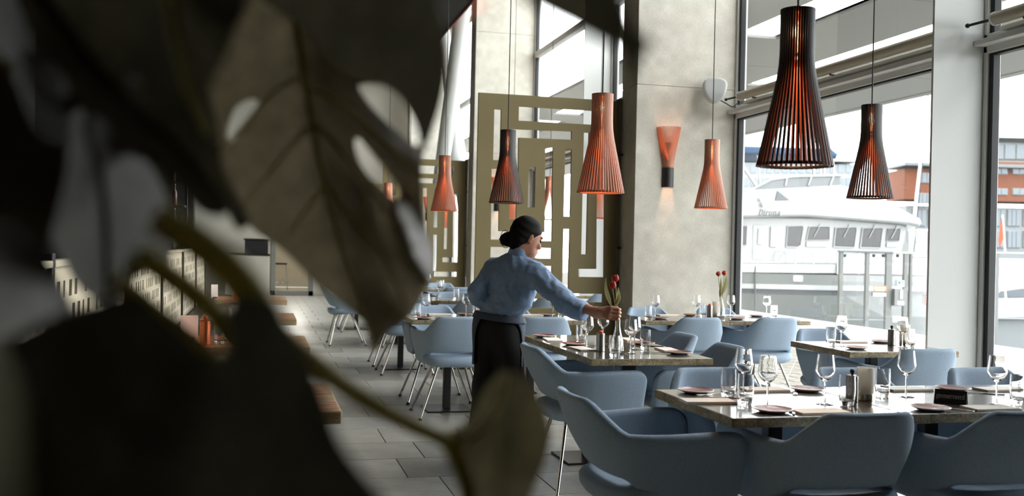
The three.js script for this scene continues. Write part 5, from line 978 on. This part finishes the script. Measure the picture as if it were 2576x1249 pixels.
  blade([[600, -60], [1050, -60], [1105, 40], [1127, 140], [1118, 230], [1092, 320], [1063, 385], [1050, 330], [1030, 280], [1000, 236], [960, 212], [920, 205], [880, 190], [830, 150], [790, 90], [700, 30]], [], dN, deep);
  // upper left dark leaf with a slit, and the leaves at the left edge
  const dA = plane(0.62, -0.1, 0.12, 350, 200, (x, y) => 0.02 * Math.sin((x - y) / 85));
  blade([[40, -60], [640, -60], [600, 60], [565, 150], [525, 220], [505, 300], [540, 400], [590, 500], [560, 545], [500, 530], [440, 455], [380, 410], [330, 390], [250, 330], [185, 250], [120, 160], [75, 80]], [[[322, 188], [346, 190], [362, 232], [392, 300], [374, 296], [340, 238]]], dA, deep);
  vein([[90, -20], [200, 130], [330, 270], [450, 380], [560, 520]], 0.006, 0.002, (x, y) => dA(x, y) - 0.004, plant, lm(0x3a382b, .4), 'petiole');
  vein([[420, -40], [450, 120], [480, 240], [520, 330]], 0.004, 0.003, (x, y) => dA(x, y) - 0.012, plant, pet, 'petiole');
  const dB = plane(0.58, 0.2, 0.05, 50, 400);
  blade([[-60, 170], [30, 190], [62, 262], [96, 334], [112, 352], [180, 374], [190, 430], [165, 520], [130, 610], [90, 610], [40, 570], [-60, 560]], [], dB, deep);
  const dC = plane(0.6, 0.5, 0.1, 150, 250);
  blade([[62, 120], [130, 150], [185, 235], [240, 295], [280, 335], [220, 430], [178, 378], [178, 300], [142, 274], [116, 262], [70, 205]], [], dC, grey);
  const dL = plane(0.62, 0.55, 0.12, 280, 520, (x, y) => 0.006 * Math.sin((x + y * 0.25) / 45));
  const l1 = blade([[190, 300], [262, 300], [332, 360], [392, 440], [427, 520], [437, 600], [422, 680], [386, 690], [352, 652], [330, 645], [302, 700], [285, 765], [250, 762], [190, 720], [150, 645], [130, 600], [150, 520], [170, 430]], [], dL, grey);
  vein([[215, 300], [255, 440], [272, 600], [272, 750]], 0.004, 0.001, (x, y) => dL(x, y) - 0.002, l1, lm(0x5a5a50, .4));
  const d2 = plane(0.55, 0.45, -0.25, 60, 700, (x, y) => 0.01 * Math.sin((x - y) / 60));
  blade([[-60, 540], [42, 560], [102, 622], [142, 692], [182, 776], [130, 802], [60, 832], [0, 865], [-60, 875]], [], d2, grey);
  // dark filler leaf between the petioles, behind
  const dE = plane(0.75, 0, 0.05, 450, 300);
  blade([[380, 180], [500, 200], [545, 300], [560, 420], [600, 500], [628, 560], [600, 580], [548, 470], [520, 388], [470, 392], [436, 440], [440, 560], [400, 640], [340, 700], [250, 690], [240, 480], [300, 300]], [], dE, black);
  // bottom left leaf, its shade and lit rim put into the leaf tones
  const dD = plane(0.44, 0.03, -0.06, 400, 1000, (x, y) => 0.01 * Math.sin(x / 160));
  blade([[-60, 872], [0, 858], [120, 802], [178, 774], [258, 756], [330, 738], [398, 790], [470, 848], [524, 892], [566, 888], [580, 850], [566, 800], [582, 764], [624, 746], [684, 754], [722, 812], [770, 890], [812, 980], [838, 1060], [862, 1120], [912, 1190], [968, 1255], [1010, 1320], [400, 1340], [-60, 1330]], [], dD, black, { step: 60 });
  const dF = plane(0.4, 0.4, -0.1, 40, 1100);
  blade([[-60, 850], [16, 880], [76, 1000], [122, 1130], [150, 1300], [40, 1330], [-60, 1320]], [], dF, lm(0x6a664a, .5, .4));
  // petioles and the small leaf at the bottom
  const tubeP = (pts, r0, r1, mat = pet, name = 'petiole') => vein(pts, r0, r1, null, plant, mat, name);
  tubeP([[400, 548, .5], [490, 606, .5], [575, 676, .5], [640, 760, .5], [690, 870, .48]], 0.009, 0.0105);
  tubeP([[350, 640, .52], [440, 704, .52], [520, 768, .52], [585, 845, .5], [640, 920, .48]], 0.0072, 0.0075);
  tubeP([[290, 700, .52], [380, 776, .52], [462, 842, .51], [545, 910, .5]], 0.0055, 0.006);
  tubeP([[700, 840, .66], [780, 905, .68], [860, 968, .7], [960, 1030, .72], [1060, 1082, .74], [1125, 1110, .75]], 0.0075, 0.0055);
  tubeP([[1125, 1105, .75], [1150, 1160, .75], [1178, 1240, .74], [1190, 1330, .73]], 0.0068, 0.0055, rib);
  const dS = plane(0.76, -0.15, 0.08, 1250, 1100, (x, y) => -0.02 * Math.exp(-(((x - 1235 + (y - 1100) * .2) / 60) ** 2)) + 0.006 * Math.sin(y / 40));
  const sl = blade([[1112, 1092], [1150, 1078], [1190, 1038], [1218, 982], [1248, 945], [1276, 932], [1312, 950], [1352, 992], [1380, 1058], [1386, 1102], [1372, 1160], [1350, 1212], [1330, 1262], [1310, 1330], [1180, 1330], [1172, 1240], [1160, 1190], [1132, 1150]], [], dS, lm(0x716a54, 0.45), { step: 26 });
  vein([[1130, 1105], [1180, 1110], [1250, 1040], [1278, 945]], 0.003, 0.001, (x, y) => dS(x, y) - 0.002, sl);
  // leaf across the top, very near
  const dR = plane(0.43, 0.15, 0.1, 1450, 50);
  blade([[1270, -60], [1540, -60], [1575, 20], [1605, 80], [1640, 104], [1612, 150], [1596, 215], [1580, 190], [1560, 130], [1490, 95], [1430, 62], [1370, 34], [1325, 6]], [], dR, lm(0x5a5648, .5, .4));
  // stems down to the pot
  for (const [x, y, d] of [[690, 870, .48], [640, 900, .48], [560, 930, .5], [700, 840, .66], [1190, 1330, .73]]) { const a = at(x, y, d).sub(base); mesh('stem', tube([a, a.clone().lerp(V(0, 0.72, 0), 0.5).add(V(-0.02, -0.1, 0)), V(rr(-.06, .06), 0.72, rr(-.05, .05))], 0.007, 20, 8), pet, plant); }
  for (const [x, y, d] of [[735, -40, .98], [300, -60, .62], [30, 190, .58], [1300, -60, .43]]) { const a = at(x, y, d).sub(base), b = V(rr(-.07, .07), 0.72, rr(-.06, .06)); mesh('stem', tube([a, a.clone().add(V(-0.25, 0.12, 0.05)), V(a.x * 0.3 - 0.32, 1.3, 0.1), b], 0.007, 30, 8), pet, plant); }
  mesh('soil', new THREE.CylinderGeometry(0.19, 0.19, 0.03, 28).translate(0, 0.7, 0), M.dark, plant);
  mesh('pot', lathe([[0, 0], [0.17, 0], [0.22, 0.74], [0.2, 0.74], [0.19, 0.68], [0, 0.68]], 40), std(0x2a2926, 0.6), plant);
}
renderer.render(scene, camera);
